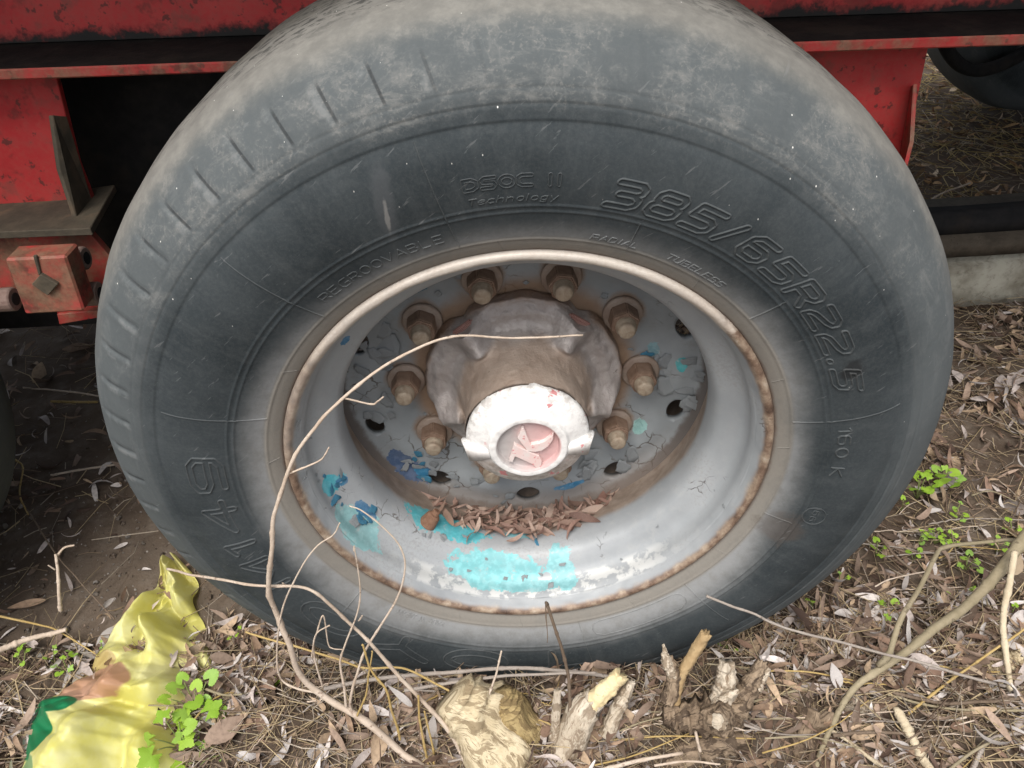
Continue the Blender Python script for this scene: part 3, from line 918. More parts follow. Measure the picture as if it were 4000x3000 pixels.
cv = [(x * (1 + .012 * nz((x, y, z), 45, 2)), y - .0010 * nz((x, y, z), 38, 4) - .0006 * nz((x, y, z), 110, 4), z * (1 + .012 * nz((x, y, z), 45, 2))) for x, y, z in cv]
cap = tag(obj('hub_cap', mesh_from('hub_cap', cv, cf), CAP, wheel), 'white painted hub cap with chipped paint and raised emblem')
for a in (192, -12):
    bm = bmesh.new()
    prof = [(.048, .0345), (.068, .0410), (.081, .0470), (.0845, .051), (.0845, .058), (.048, .060)]
    L = []
    for k, w_ in ((-1, .0), (1, .0)):
        L.append([bm.verts.new((r_, y, k * (.0085 + .010 * (r_ - .05) / .037 + (.004 if y > .055 else 0)))) for r_, y in prof])
    bm.faces.new(L[0]); bm.faces.new(L[1][::-1])
    for i in range(len(prof)):
        j = (i + 1) % len(prof)
        bm.faces.new((L[0][i], L[1][i], L[1][j], L[0][j]))
    bmesh.ops.recalc_face_normals(bm, faces=bm.faces)
    bmesh.ops.bevel(bm, geom=bm.edges[:], offset=.0018, segments=3, affect='EDGES')
    me = bm_mesh('lug', bm, True)
    for v in me.vertices:
        v.co = Matrix.Rotation(-R(a), 3, 'Y') @ v.co
    obj('lug', me, CAP, cap)
EMB = m_emblem()
def zpt(u, v): return at(1750 + u * .3317, 1400 + v * .3317, .0345)
P1 = [(820, 940), (870, 820), (895, 830), (975, 1025), (1130, 985), (1215, 920), (1245, 870), (1235, 960), (1180, 1040), (1100, 1090), (1020, 1105), (940, 1095)]
P2 = [(780, 1015), (830, 1045), (1000, 1120), (1070, 1150), (1105, 1210), (1095, 1280), (1050, 1345), (1025, 1330), (1040, 1290), (980, 1240), (790, 1155), (760, 1225), (720, 1215), (745, 1140)]
for poly in (P1, P2):
    obj('emblem_stroke', prism_mesh('emblem_stroke', [zpt(*p) for p in poly], (0, .0065, 0), .0004), EMB, cap)

# wheel nuts
NUT = m_grime('nut_rust', (.17, .105, .07), (.27, .185, .135), (.12, .06, .035), 120, .65)
WASH = m_grime('washer_dirt', (.24, .17, .125), (.34, .28, .235), (.14, .07, .04), 100, .6)
STUDM = m_grime('stud_end', (.27, .20, .14), (.46, .39, .30), (.15, .085, .05), 160, .5, metal=.2)
def hexnut():
    bm = bmesh.new()
    rings = []
    for y, r_ in ((.0265, .0215), (.003, .0205), (0, .0185)):
        rings.append([bm.verts.new((r_ * math.cos(R(60 * i)), y, r_ * math.sin(R(60 * i)))) for i in range(6)])
    for a, b in zip(rings[:-1], rings[1:]):
        for i in range(6): bm.faces.new((a[i], a[(i + 1) % 6], b[(i + 1) % 6], b[i]))
    bm.faces.new(rings[0]); bm.faces.new(rings[-1][::-1])
    bmesh.ops.recalc_face_normals(bm, faces=bm.faces)
    bmesh.ops.bevel(bm, geom=bm.edges[:], offset=.0016, segments=2, affect='EDGES')
    return bm_mesh('wheel_nut', bm)
me_nut = hexnut()
v, f = lathe([(.010, .0), (.0255, .0), (.0272, .0015), (.0272, .005), (.0265, .0075), (.012, .0075)], 40)
me_wash = mesh_from('washer', [(x, y + .0005 * nz((x, y, z), 160), z) for x, y, z in v], f)
v, f = lathe([(.0001, 0), (.0085, .0), (.0108, .0012), (.0121, .0035), (.0121, .0085), (.0138, .0100), (.0138, .03), (.0001, .03)], 28)
me_stud = mesh_from('stud', [(x, y + .0006 * nz((x, y, z), 210), z) for x, y, z in v], f)
for m_, mt in ((me_nut, NUT), (me_wash, WASH), (me_stud, STUDM)): m_.materials.append(mt)
for k in range(10):
    a = STUD0 - R(36) * k
    ca_, sa_ = .1675 * math.cos(a), .1675 * math.sin(a)
    rot = Matrix.Rotation(R(random.uniform(0, 60)), 4, 'Y')
    nut = obj('wheel_nut', me_nut, None, wheel, Matrix.Translation((ca_, .1560, sa_)) @ rot)
    obj('washer', me_wash, None, nut, Matrix.Translation((ca_, .1822, sa_)) @ Matrix.Rotation(R(31 * k), 4, 'Y'))
    obj('stud', me_stud, None, nut, Matrix.Translation((ca_, .1400 + .0012 * math.sin(k * 3), sa_)) @ Matrix.Rotation(R(77 * k), 4, 'Y'))
# rusted valve stub on the barrel
pv = hit_barrel(1670, 2045)
nrm = Vector((-pv.x, 0, -pv.z)).normalized()
RUST = m_grime('heavy_rust', (.14, .07, .04), (.26, .15, .10), (.07, .035, .02), 150, .85, .002)
valve = obj('valve_stub', cyl_between('valve_stub', pv - nrm * .004, pv + nrm * .019 + Vector((0, .004, 0)), .0135, .0105, 24, .003), RUST, wheel)
obj('valve_tip', cyl_between('valve_tip', pv + nrm * .018 + Vector((0, .004, 0)), pv + nrm * .026 + Vector((0, .006, 0)), .0065, .0055, 16, .001), RUST, valve)

# peeling paint
FLK = [m_grime('paint_flake_grey', (.23, .25, .26), (.31, .33, .34), (.20, .19, .18), 120, .6),
       m_grime('paint_flake_blue', (.03, .15, .27), (.06, .24, .34), (.20, .24, .26), 120, .5)]
def flake_mesh(k):
    n = 5
    V, F = [], []
    rr = random.Random(k)
    asp = rr.uniform(.45, .9); curl = rr.uniform(.25, 1.0); cx = rr.uniform(0, 6.28)
    corner = [1 + rr.uniform(-.35, .25) for _ in range(8)]
    for s_ in (0, 1):
        for j in range(n):
            for i in range(n):
                u_, v_ = i / (n - 1) * 2 - 1, j / (n - 1) * 2 - 1
                a = math.atan2(v_, u_)
                kk = corner[int((a + math.pi) / (2 * math.pi) * 8) % 8]
                m_ = max(abs(u_), abs(v_))
                e = (1 - .22 * (m_ ** 2) * (abs(math.sin(2 * a)))) * (kk if m_ > .9 else 1)
                x, z = u_ * e, v_ * e * asp
                w = x * math.cos(cx) + z * math.sin(cx) + 1
                y = -curl * .28 * max(0, w) ** 1.8 * .5 + (.03 if s_ else 0)
                V.append((x, y, z))
    for s_ in (0, 1):
        o_ = s_ * n * n
        for j in range(n - 1):
            for i in range(n - 1):
                q_ = (o_ + j * n + i, o_ + j * n + i + 1, o_ + (j + 1) * n + i + 1, o_ + (j + 1) * n + i)
                F.append(q_ if s_ else q_[::-1])
    bd = [i for i in range(n)] + [j * n + n - 1 for j in range(1, n)] + [(n - 1) * n + i for i in range(n - 2, -1, -1)] + [j * n for j in range(n - 2, 0, -1)]
    for a, b in zip(bd, bd[1:] + bd[:1]):
        F.append((a, b, b + n * n, a + n * n))
    return mesh_from('paint_flake', V, F)
flk = [flake_mesh(k) for k in range(12)]
flkm = []
for mtl in FLK:
    L = []
    for me in flk:
        m2 = me.copy(); m2.materials.append(mtl); L.append(m2)
    flkm.append(L)
def flake(px, py, size, blue=False, on='disc'):
    if on == 'disc':
        p = at(px, py, DY); r_ = math.hypot(p.x, p.z)
        if r_ > .256 or r_ < .142: return
        y0 = float(np.interp(r_, [q_[0] for q_ in front[::-1]], [q_[1] for q_ in front[::-1]]))
        a_ = math.atan2(p.z, p.x)
        y0 -= .006 * math.exp(-((r_ - .222) / .016) ** 2) * (.5 + .5 * math.cos(10 * (a_ - STUD0))) if r_ > .19 else 0
        p = at(px, py, y0 - .0012)
        M = Matrix.Translation(p)
    else:
        p = hit_barrel(px, py)
        if p is None: return
        nn = Vector((-p.x, 0, -p.z)).normalized()
        p = p + nn * .0012
        M = Matrix.Translation(p) @ Matrix.Rotation(-math.atan2(p.z, p.x) + R(90) + math.pi, 4, 'Y') @ Matrix.Rotation(R(-72), 4, 'X')
    s_ = size * .00034
    M = M @ Matrix.Rotation(random.uniform(0, 6.28), 4, 'Y') @ Matrix.Diagonal((s_, s_ * .75, s_, 1))
    obj('paint_flake', random.choice(flkm[1 if blue else 0]), None, disc if on == 'disc' else rim, M)
def cluster(x0, x1, y0, y1, n, s0, s1, on='disc', bl=.0):
    for _ in range(n):
        flake(random.uniform(x0, x1), random.uniform(y0, y1), random.uniform(s0, s1), random.random() < bl, on)
cluster(1400, 1540, 1230, 1480, 12, 26, 68)
cluster(1360, 1560, 1500, 1640, 8, 22, 50)
cluster(2480, 2740, 1370, 1580, 15, 24, 62, bl=.03)
cluster(2270, 2480, 1700, 1860, 8, 24, 60)
cluster(1560, 1700, 1770, 1880, 12, 12, 36, bl=.4)
cluster(1650, 2100, 1840, 1960, 12, 12, 30, bl=.1)
cluster(1700, 1850, 1050, 1180, 7, 12, 30)
cluster(1600, 2500, 1100, 1800, 22, 8, 20)
cluster(1270, 1340, 1840, 1980, 6, 14, 34, 'barrel', .6)
cluster(1380, 1470, 1960, 2040, 5, 16, 40, 'barrel', .7)
cluster(1580, 2150, 2060, 2120, 8, 12, 26, 'barrel', .2)
cluster(1760, 2320, 2170, 2310, 9, 8, 18, 'barrel', .0)
cluster(1150, 1320, 1600, 1880, 8, 8, 18, 'barrel', .1)
cluster(2300, 2900, 1700, 2200, 8, 6, 14, 'barrel')
# ------------------------------------------------------------------ trailer chassis
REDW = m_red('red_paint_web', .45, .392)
RED = m_red('red_paint', .45)
REDD = m_red('red_paint_rusty', .7, None, .7)
BLK = m_grime('black_greasy_dirt', (.010, .010, .010), (.022, .020, .018), (.030, .025, .020), 40, .95, .003, spec=.08)
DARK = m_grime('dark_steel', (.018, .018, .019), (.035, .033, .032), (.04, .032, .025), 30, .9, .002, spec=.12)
OLIVE = m_grime('grimy_steel', (.050, .042, .030), (.10, .080, .055), (.16, .10, .06), 50, .85, .002)
trailer = thing('trailer', (0, 1.2, GZ), 'red trailer chassis with steel side beam and spring hangers above and behind the wheel', 'trailer')
TILT = Matrix.Rotation(R(1.36), 4, 'Y')
def tpart(name, me, mat, par=None, tilt=True):
    return obj(name, me, mat, par or trailer, TILT if tilt else None)
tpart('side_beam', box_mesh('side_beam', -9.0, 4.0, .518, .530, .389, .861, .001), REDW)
fl = box_mesh('bottom_flange', -9.0, 4.0, .385, .66, .374, .388, .002)
# grime lies on the flange's upper face, paint on its edge
fl.materials.append(REDD); fl.materials.append(BLK)
for p in fl.polygons:
    if p.normal.z > .8: p.material_index = 1
tpart('bottom_flange', fl, None)
tpart('top_flange', box_mesh('top_flange', -9.0, 4.0, .385, .66, .862, .876, .002), RED)
tpart('deck', box_mesh('deck', -9.0, 4.0, .03, 1.65, .88, .92, .004), DARK)  # out of view; its edges are placed to shape the shade below
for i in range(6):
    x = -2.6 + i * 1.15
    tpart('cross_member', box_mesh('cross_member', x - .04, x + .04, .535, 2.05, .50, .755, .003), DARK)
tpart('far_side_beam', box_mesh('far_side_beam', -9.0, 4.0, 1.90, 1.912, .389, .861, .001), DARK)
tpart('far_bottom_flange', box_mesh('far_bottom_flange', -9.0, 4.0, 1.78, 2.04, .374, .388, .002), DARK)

def plate(name, pxs, Y, th, mat, par=None, bev=.001):
    return obj(name, prism_mesh(name, [at(x, y, Y) for x, y in pxs], (0, th, 0), bev), mat, par or trailer)
# left spring hanger
hl = plate('spring_hanger', [(-160, 296), (216, 288), (262, 470), (305, 640), (365, 795), (-160, 812)], .45, .012, RED)
def slab(name, pts, shift, mat, par, bev=.001):
    return obj(name, prism_mesh(name, pts, shift, bev), mat, par)
slab('gusset', [at(262, 455, .449), at(365, 800, .449), at(300, 848, .385), at(238, 660, .400), at(207, 450, .425)], (-.007, 0, 0), OLIVE, hl)
zf = at(175, 898, .345).z
slab('hanger_foot', [atz(-160, 912, zf), atz(352, 892, zf), atz(448, 722, zf), atz(-160, 800, zf)], (0, 0, -.011), OLIVE, hl)
lp = plate('lower_plate', [(-160, 925), (350, 912), (432, 1005), (400, 1190), (385, 1228), (228, 1248), (205, 1140), (-160, 1180)], .375, .014, REDD, hl)
plate('lower_lip', [(222, 1228), (392, 1212), (392, 1240), (232, 1268)], .355, .02, REDD, hl)
# clamp block with bolts
cb = plate('clamp_block', [(16, 1012), (256, 1000), (330, 1216), (98, 1230)], .27, .040, REDD, None, .003)
plate('weld_plate', [(122, 1112), (158, 1072), (226, 1112), (186, 1156)], .264, .007, OLIVE, cb, .001)
plate('weld_bead', [(128, 1000), (142, 998), (160, 1070), (150, 1078)], .267, .004, OLIVE, cb, .001)
def bolt(px, py, Y, dx, r_, mat):
    p = at(px, py, Y)
    b = obj('bolt', cyl_between('bolt', p - Vector((dx, 0, 0)), p, r_, r_, 18, .002), mat, cb)
    obj('hole_shade', cyl_between('hole_shade', p + Vector((.0005, 0, 0)), p + Vector((.001, 0, 0)), r_ * .55, r_ * .55, 14, .0002), DARK, b)  # flat dark disc on the end face, standing in for a hole's shade
GB = m_grime('rusty_bolt', (.16, .10, .08), (.26, .19, .165), (.10, .05, .03), 100, .8)
bolt(338, 1008, .325, .06, .017, GB)
bolt(392, 1146, .325, .06, .018, GB)
bolt(60, 1168, .325, .06, .018, GB)
# right spring hanger
hr = plate('spring_hanger', [(2860, 196), (3629, 172), (3596, 330), (3512, 690), (3000, 690)], .45, .012, RED)
slab('gusset', [at(3560, 335, .449), at(3500, 690, .449), at(3523, 672, .385), at(3557, 552, .395), at(3567, 328, .425)], (.006, 0, 0), REDD, hr)
# running gear in the dark: axle, brake drum, air spring, trailing arm, hoses
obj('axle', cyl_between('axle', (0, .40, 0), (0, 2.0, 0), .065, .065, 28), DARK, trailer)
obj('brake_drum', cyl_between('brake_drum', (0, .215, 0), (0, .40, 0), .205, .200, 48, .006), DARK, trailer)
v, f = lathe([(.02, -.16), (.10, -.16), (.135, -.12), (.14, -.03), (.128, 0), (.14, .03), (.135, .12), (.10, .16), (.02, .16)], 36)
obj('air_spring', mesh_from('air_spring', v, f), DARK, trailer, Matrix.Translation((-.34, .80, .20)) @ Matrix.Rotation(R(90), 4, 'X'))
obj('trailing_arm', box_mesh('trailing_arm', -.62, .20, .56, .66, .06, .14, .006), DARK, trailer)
obj('inner_shade_panel', box_mesh('inner_shade_panel', -1.9, -.36, .62, .632, -.14, .40, .003), DARK, trailer)  # dark panel extended downwards to blacken the shade under the trailer
hz_ = [Vector(p[:3]) for p in spline([(-.40, .55, .44), (-.37, .52, .30), (-.36, .52, .18), (-.30, .55, .05), (-.20, .56, .0)], 30)]
v, f = tube(hz_, [.008] * len(hz_), 8, .02)
obj('air_hose', mesh_from('air_hose', v, f), m_grime('hose_rubber', (.03, .03, .032), (.05, .05, .052), None, 60, .5), trailer)
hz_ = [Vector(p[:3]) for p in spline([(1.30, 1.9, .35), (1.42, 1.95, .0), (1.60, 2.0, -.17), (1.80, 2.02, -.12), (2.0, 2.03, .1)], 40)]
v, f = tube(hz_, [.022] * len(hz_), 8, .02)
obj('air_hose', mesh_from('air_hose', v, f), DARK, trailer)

# neighbouring wheels
lowt = tyre_mesh('tyre_plain', 200, .004, False)
lowt.materials.append(RUB)
def other_wheel(M, label):
    w_ = obj('truck_wheel', None, None, None, M @ Matrix.Translation((0, .17, -.476)))
    tag(w_, label, 'wheel')
    for nm, me in (('tyre', lowt), ('rim', rim.data), ('disc', disc.data), ('hub', hub.data), ('hub_cap', cap.data)):
        obj(nm, me, None, w_, M)
other_wheel(Matrix.Translation((-1.375, .02, .0)), 'dark tyre of the next wheel, only its edge showing at the far left')
other_wheel(Matrix.Translation((2.07, 2.46, .10)) @ Matrix.Rotation(math.pi, 4, 'Z'), 'black tyre on the far side of the trailer, upper right behind the red hanger')

# kerb with boards behind the wheel on the right
CON = m_concrete()
WOOD = m_bark('weathered_board', (.060, .048, .035), (.115, .095, .070), (.03, .022, .016), 0, 60)
def rough_box(name, x0, x1, y0, y1, z0, z1, nx, amp, seed):
    bm = bmesh.new()
    bmesh.ops.create_cube(bm, size=1)
    for v in bm.verts:
        v.co = Vector(((x0 + x1) / 2 + v.co.x * (x1 - x0), (y0 + y1) / 2 + v.co.y * (y1 - y0), (z0 + z1) / 2 + v.co.z * (z1 - z0)))
    bmesh.ops.bevel(bm, geom=bm.edges[:], offset=min(y1 - y0, z1 - z0) * .12, segments=2, affect='EDGES')
    long_ = [e for e in bm.edges if abs(e.verts[0].co.x - e.verts[1].co.x) > .3 * (x1 - x0)]
    bmesh.ops.subdivide_edges(bm, edges=long_, cuts=nx, use_grid_fill=True)
    for v in bm.verts:
        v.co += Vector((0, nz(v.co, 6, seed), nz(v.co, 5, seed + 3))) * amp
    return bm_mesh(name, bm, True)
KM = Matrix.Translation((.93, 1.0, 0)) @ Matrix.Rotation(R(0.5), 4, 'Z') @ Matrix.Translation((-.93, -1.0, 0))
tag(obj('concrete_kerb', rough_box('concrete_kerb', .62, 3.2, 1.0, 1.30, GZ - .08, -.322, 60, .010, 2), CON, None, KM), 'mottled concrete kerb lying behind the wheel on the right', 'kerb')
tag(obj('wooden_board', rough_box('wooden_board', .60, 3.2, .985, 1.22, -.318, -.264, 40, .004, 5), WOOD, None, KM), 'weathered brown board lying along the concrete kerb', 'board')
tag(obj('black_strip', rough_box('black_strip', .60, 3.2, 1.00, 1.06, -.260, -.205, 40, .003, 7), DARK, None, KM), 'black strip on top of the weathered board, behind the wheel', 'beam')  # solid dark strip built for the black band above the board

# ------------------------------------------------------------------ leaves, straw, twigs on the ground
def leaf_mesh(name, k, n=6):
    """narrow willow leaf along +X, length 1, curled and folded, two-sided thin blade"""
    rr = random.Random(100 + k)
    curl = rr.uniform(-1.5, 1.5); fold = rr.uniform(.1, .5); tw = rr.uniform(-.9, .9); wd = rr.uniform(.06, .125) if k < 12 else rr.uniform(.18, .30); side = rr.uniform(-.5, .5)
    V, F = [], []
    for i in range(n + 1):
        t = i / n
        w = wd * math.sin(math.pi * min(1, t * .93 + .05)) ** .8 * (1.15 - .5 * t)
        a = curl * (t - .5) * 1.6
        cx = math.sin(a) / (curl * 1.6) + .5 if abs(curl) > .05 else t
        cz = (1 - math.cos(a)) / (curl * 1.6) if abs(curl) > .05 else 0
        tt = tw * (t - .5)
        for s_ in (-1, 0, 1):
            y = s_ * w * math.cos(tt) + side * .25 * (t - .5) ** 2
            z = cz + (fold * w if s_ else 0) + s_ * w * math.sin(tt)
            V.append((cx, y, z))
    for i in range(n):
        for j in range(2):
            F.append((i * 3 + j, i * 3 + j + 1, (i + 1) * 3 + j + 1, (i + 1) * 3 + j))
    return V, F
LV = [leaf_mesh('dry_leaf', k) for k in range(16)]
PAL = [((.46, .40, .37), 4), ((.32, .235, .18), 4), ((.22, .145, .105), 3), ((.42, .31, .21), 3.5), ((.10, .065, .05), 2.5), ((.60, .55, .52), 2.6), ((.32, .22, .15), 2.4), ((.20, .145, .11), 3)]
pal_c = [p[0] for p in PAL]; pal_w = np.array([p[1] for p in PAL]); pal_w = pal_w / pal_w.sum()
def colour_attr(me, cols_per_vert):
    a = me.color_attributes.new('col', 'FLOAT_COLOR', 'POINT')
    a.data.foreach_set('color', np.concatenate([np.asarray(cols_per_vert, np.float32), np.ones((len(cols_per_vert), 1), np.float32)], 1).ravel())
def euler(rx, ry, rz): return Matrix.Rotation(rz, 3, 'Z') @ Matrix.Rotation(ry, 3, 'Y') @ Matrix.Rotation(rx, 3, 'X')
def spot():
    """random ground point, denser near the camera, thin on the bare patch at the left"""
    while True:
        u_ = random.random()
        if u_ < .50: x, y = random.uniform(-.95, .95), random.uniform(-.26, .10)
        elif u_ < .72: x, y = random.uniform(.25, 1.5), random.uniform(.0, 1.0)
        elif u_ < .80: x, y = random.uniform(-1.45, -.35), random.uniform(.0, 1.2)
        else: x, y = random.uniform(.8, 2.6), random.uniform(1.2, 3.6)
        bare = math.exp(-((x + .80) / .20) ** 2 - ((y - .28) / .17) ** 2)
        if random.random() < bare * .80: continue
        if x < -.35 and y > .5 and random.random() < .5: continue
        if random.random() < .85 * math.exp(-((x - .27) / .09) ** 2 - ((y + .165) / .04) ** 2): continue
        return x, y
LITM = m_leafmass('leaf_litter')
V, F, C = [], [], []
for k in range(12500):
    x, y = spot()
    while random.random() < .8 * sstep(-.05, .25, nz((x, y, 0), 9, 11)): x, y = spot()
    lv, lf = random.choice(LV[:13])
    L = random.uniform(.012, .030) if random.random() < .42 else random.uniform(.03, .066)
    L *= 1.0 if y < .5 else 1.15
    M = euler(random.gauss(0, .7), random.gauss(0, .38), random.uniform(0, 6.28))
    p = Vector((x, y, gh(x, y) + abs(random.gauss(0, .013))))
    b = len(V)
    V += [tuple(p + M @ (Vector(q_) * L - Vector((L / 2, 0, 0)))) for q_ in lv]
    F += [tuple(b + i for i in q_) for q_ in lf]
    c = np.array(pal_c[rng.choice(len(pal_c), p=pal_w)]) * random.uniform(.8, 1.4)
    if y > 1.2: c = c * np.array((1.15, 1.0, .75))
    C += [c] * len(lv)
me = mesh_from('leaf_litter', V, F); colour_attr(me, C)
tag(obj('leaf_litter', me, LITM), 'brown leaf litter covering the ground round the wheel', 'leaf litter', kind='stuff')
# straw and broken stalks
V, F, C = [], [], []
for k in range(12500):
    x, y = spot() if k < 9000 else (random.uniform(.8, 2.6), random.uniform(1.15, 3.6)) if k < 11300 else (random.uniform(.35, 1.5), random.uniform(.1, 1.0))
    L = random.choice([random.uniform(.015, .06), random.uniform(.05, .16)]) * (1.3 if y > 1.2 else 1); r_ = random.uniform(.0004, .0012) * (1.5 if y > 1.2 else 1)
    a = random.uniform(0, 6.28); tl = random.gauss(0, .12)
    d = Vector((math.cos(a) * math.cos(tl), math.sin(a) * math.cos(tl), math.sin(tl)))
    bend = Vector((random.gauss(0, .12), random.gauss(0, .12), random.gauss(0, .08))) * L
    p = Vector((x, y, gh(x, y) + random.uniform(.004, .020)))
    pts = [p - d * L / 2, p + bend, p + d * L / 2]
    b = len(V)
    s_ = d.cross(Vector((0, 0, 1))).normalized(); t_ = d.cross(s_)
    for q_ in pts:
        for j in range(3):
            V.append(tuple(q_ + (s_ * math.cos(2.094 * j) + t_ * math.sin(2.094 * j)) * r_))
    for i in range(2):
        for j in range(3):
            F.append((b + i * 3 + j, b + i * 3 + (j + 1) % 3, b + i * 3 + 3 + (j + 1) % 3, b + i * 3 + 3 + j))
    c = np.array(random.choice([(.48, .38, .24), (.56, .44, .26), (.32, .23, .15), (.46, .39, .31), (.20, .14, .10)] if y < 1.2 else [(.56, .42, .16), (.62, .49, .22), (.42, .31, .14), (.5, .42, .3)]))
    C += [c * random.uniform(.7, 1.1)] * 9
me = mesh_from('dry_straw', V, F); colour_attr(me, C)
tag(obj('dry_straw', me, m_leafmass('dry_straw')), 'fine dry straw and broken stalks strewn over the ground', 'straw', kind='stuff')
# crumbs of soil and small stones on the bare patch
V, F, C = [], [], []
ico = [(0, 0, 1), (.9, 0, .4), (.28, .85, .4), (-.72, .53, .4), (-.72, -.53, .4), (.28, -.85, .4), (.6, .5, -.5), (-.3, .75, -.5), (-.8, 0, -.5), (-.3, -.75, -.5), (.6, -.5, -.5)]
icf = [(0, 1, 2), (0, 2, 3), (0, 3, 4), (0, 4, 5), (0, 5, 1), (1, 6, 2), (2, 6, 7), (2, 7, 3), (3, 7, 8), (3, 8, 4), (4, 8, 9), (4, 9, 5), (5, 9, 10), (5, 10, 1), (1, 10, 6)]
for k in range(2600):
    x, y = random.gauss(-.78, .24), random.gauss(.28, .22)
    if k > 1900: x, y = spot()
    r_ = random.uniform(.0008, .0028) if random.random() < .93 else random.uniform(.003, .008)
    p = Vector((x, y, gh(x, y) + r_ * .3)); M = euler(random.random() * 6, random.random() * 6, random.random() * 6)
    b = len(V)
    V += [tuple(p + M @ Vector((q_[0] * random.uniform(.7, 1.2), q_[1], q_[2] * .7)) * r_) for q_ in ico]
    F += [tuple(b + i for i in q_) for q_ in icf]
    C += [np.array(random.choice([(.10, .075, .055), (.16, .125, .10), (.22, .19, .16), (.34, .31, .28)])) * random.uniform(.7, 1.1)] * len(ico)
me = mesh_from('soil_crumbs', V, F, False); colour_attr(me, C)
tag(obj('soil_crumbs', me, m_leafmass('soil_crumbs')), 'loose soil crumbs and small stones on the bare ground', 'gravel', kind='stuff')
# single leaves lying on top
LK = {'pale': ([(0, (.46, .42, .39)), (.5, (.62, .59, .57)), (1, (.40, .36, .34))], 'pale grey dry willow leaf on the litter'),
      'brown': ([(0, (.24, .15, .105)), (.5, (.31, .20, .14)), (1, (.19, .12, .085))], 'reddish brown dry leaf on the litter'),
      'tan': ([(0, (.38, .28, .18)), (.5, (.33, .24, .16)), (1, (.46, .36, .25))], 'tan dry leaf on the litter')}
lmesh = {}
for nm, (stops, lab) in LK.items():
    mt = m_leafobj('dry_leaf_' + nm, stops)
    lmesh[nm] = []
    for lv, lf in LV:
        me = mesh_from('dry_leaf', lv, lf); me.materials.append(mt); lmesh[nm].append(me)
for k in range(205):
    nm = random.choices(['pale', 'brown', 'tan'], [.45, .33, .22])[0]
    while True:
        x, y = spot()
        if y < .75: break
    L = random.uniform(.030, .062)
    M = Matrix.Translation((x, y, gh(x, y) + random.uniform(.013, .028))) @ euler(random.gauss(0, .6), random.gauss(0, .35), random.uniform(0, 6.28)).to_4x4() @ Matrix.Scale(L, 4)
    pl = 'left of the tyre near the bag' if x < -.42 else ('in front of the foot of the tyre' if x < .36 and y < .1 else 'right of the tyre')
    tag(obj('dry_leaf', random.choice(lmesh[nm]), None, None, M), LK[nm][1] + ' ' + pl, 'leaf', nm + ' dry leaves ' + pl)
# leaves gathered in the rim
mt = m_leafobj('dry_leaf_in_rim', [(0, (.32, .19, .15)), (.2, (.46, .32, .26)), (.4, (.24, .13, .10)), (.6, (.52, .39, .32)), (.8, (.36, .24, .18)), (1, (.17, .10, .08))])
rl = []
for lv, lf in LV[:12]:
    me = mesh_from('dry_leaf', lv, lf); me.materials.append(mt); rl.append(me)
heap = []
while len(heap) < 170:
    px = random.uniform(1655, 2400)
    e_ = (px - 2025) / 375
    if random.random() < .35 * abs(e_ - .1): continue
    py = 2045 - 125 * e_ ** 2 + random.gauss(-15, 48) * (1 - .5 * e_ * e_)
    p = hit_barrel(px, py)
    if p is None: continue
    nn = Vector((-p.x, -.05, -p.z)).normalized()
    heap.append(p + nn * (random.uniform(.001, .016) * (1.1 - e_ * e_)))
for p in heap:
    M = Matrix.Translation(p) @ euler(random.gauss(.3, .4), random.gauss(0, .28), random.uniform(0, 6.28)).to_4x4() @ Matrix.Scale(random.uniform(.022, .058), 4) @ Matrix.Translation((-.5, 0, 0))
    tag(obj('dry_leaf', random.choice(rl), None, None, M), 'reddish dry leaf in the heap caught inside the bottom of the rim', 'leaf', 'dry leaves heaped inside the rim')

# ------------------------------------------------------------------ twigs and branches
BK = {'tan': m_bark('twig_tan', (.40, .31, .235), (.60, .51, .42), (.15, .09, .06)),
      'gold': m_bark('twig_gold', (.36, .25, .09), (.46, .34, .15), (.20, .12, .05)),
      'grey': m_bark('twig_grey', (.26, .22, .19), (.36, .32, .28), (.10, .07, .05)),
      'olive': m_bark('branch_olive', (.22, .185, .115), (.33, .28, .19), (.10, .08, .05), 0, 60),
      'dark': m_bark('twig_dark', (.12, .085, .06), (.19, .145, .105), (.05, .035, .025)),
      'pale': m_bark('branch_pale', (.46, .38, .26), (.60, .52, .38), (.20, .14, .08))}
def twig_geo(pts, w0, w1, seed, knots=.05, seg=8, n=110):
    """pts: (px, py, Y); widths in photo pixels"""
    P = [at(x, y, Y) for x, y, Y in pts]
    path = [Vector(p) for p in spline([tuple(p) for p in P], n)]
    rad = []
    big, small, flip = (w0, w1, False) if w0 >= w1 else (w1, w0, True)
    L = 0.0
    base_ = [p.copy() for p in path]
    for i, p in enumerate(path):
        t = i / (len(path) - 1)
        t = 1 - t if flip else t
        wpx = (small + (big - small) * (1 - t) ** 1.5) * .74
        if i: L += (base_[i] - base_[i - 1]).length
        kn = L / (knots * .8)
        k0, fr = int(kn), kn - int(kn)
        rj = lambda k, c: random.Random(k * 7919 + int(seed * 1000) + c).uniform(-1, 1)
        amp = .55 * wpx * .00034
        if 0 < i < len(path) - 1:
            p += Vector((rj(k0, 1) * (1 - fr) + rj(k0 + 1, 1) * fr, 0, rj(k0, 2) * (1 - fr) + rj(k0 + 1, 2) * fr)) * amp
        for _ in range(60):
            if p.z > gh(p.x, p.y) + .014 + wpx * .00022: break
            p += (CAM - p).normalized() * .003
        rad.append(max(.0005, wpx * .5 * (p - CAM).dot(CF) / FPX))
    return tube(path, rad, seg, .16, seed, knots)
tw_n = [0]
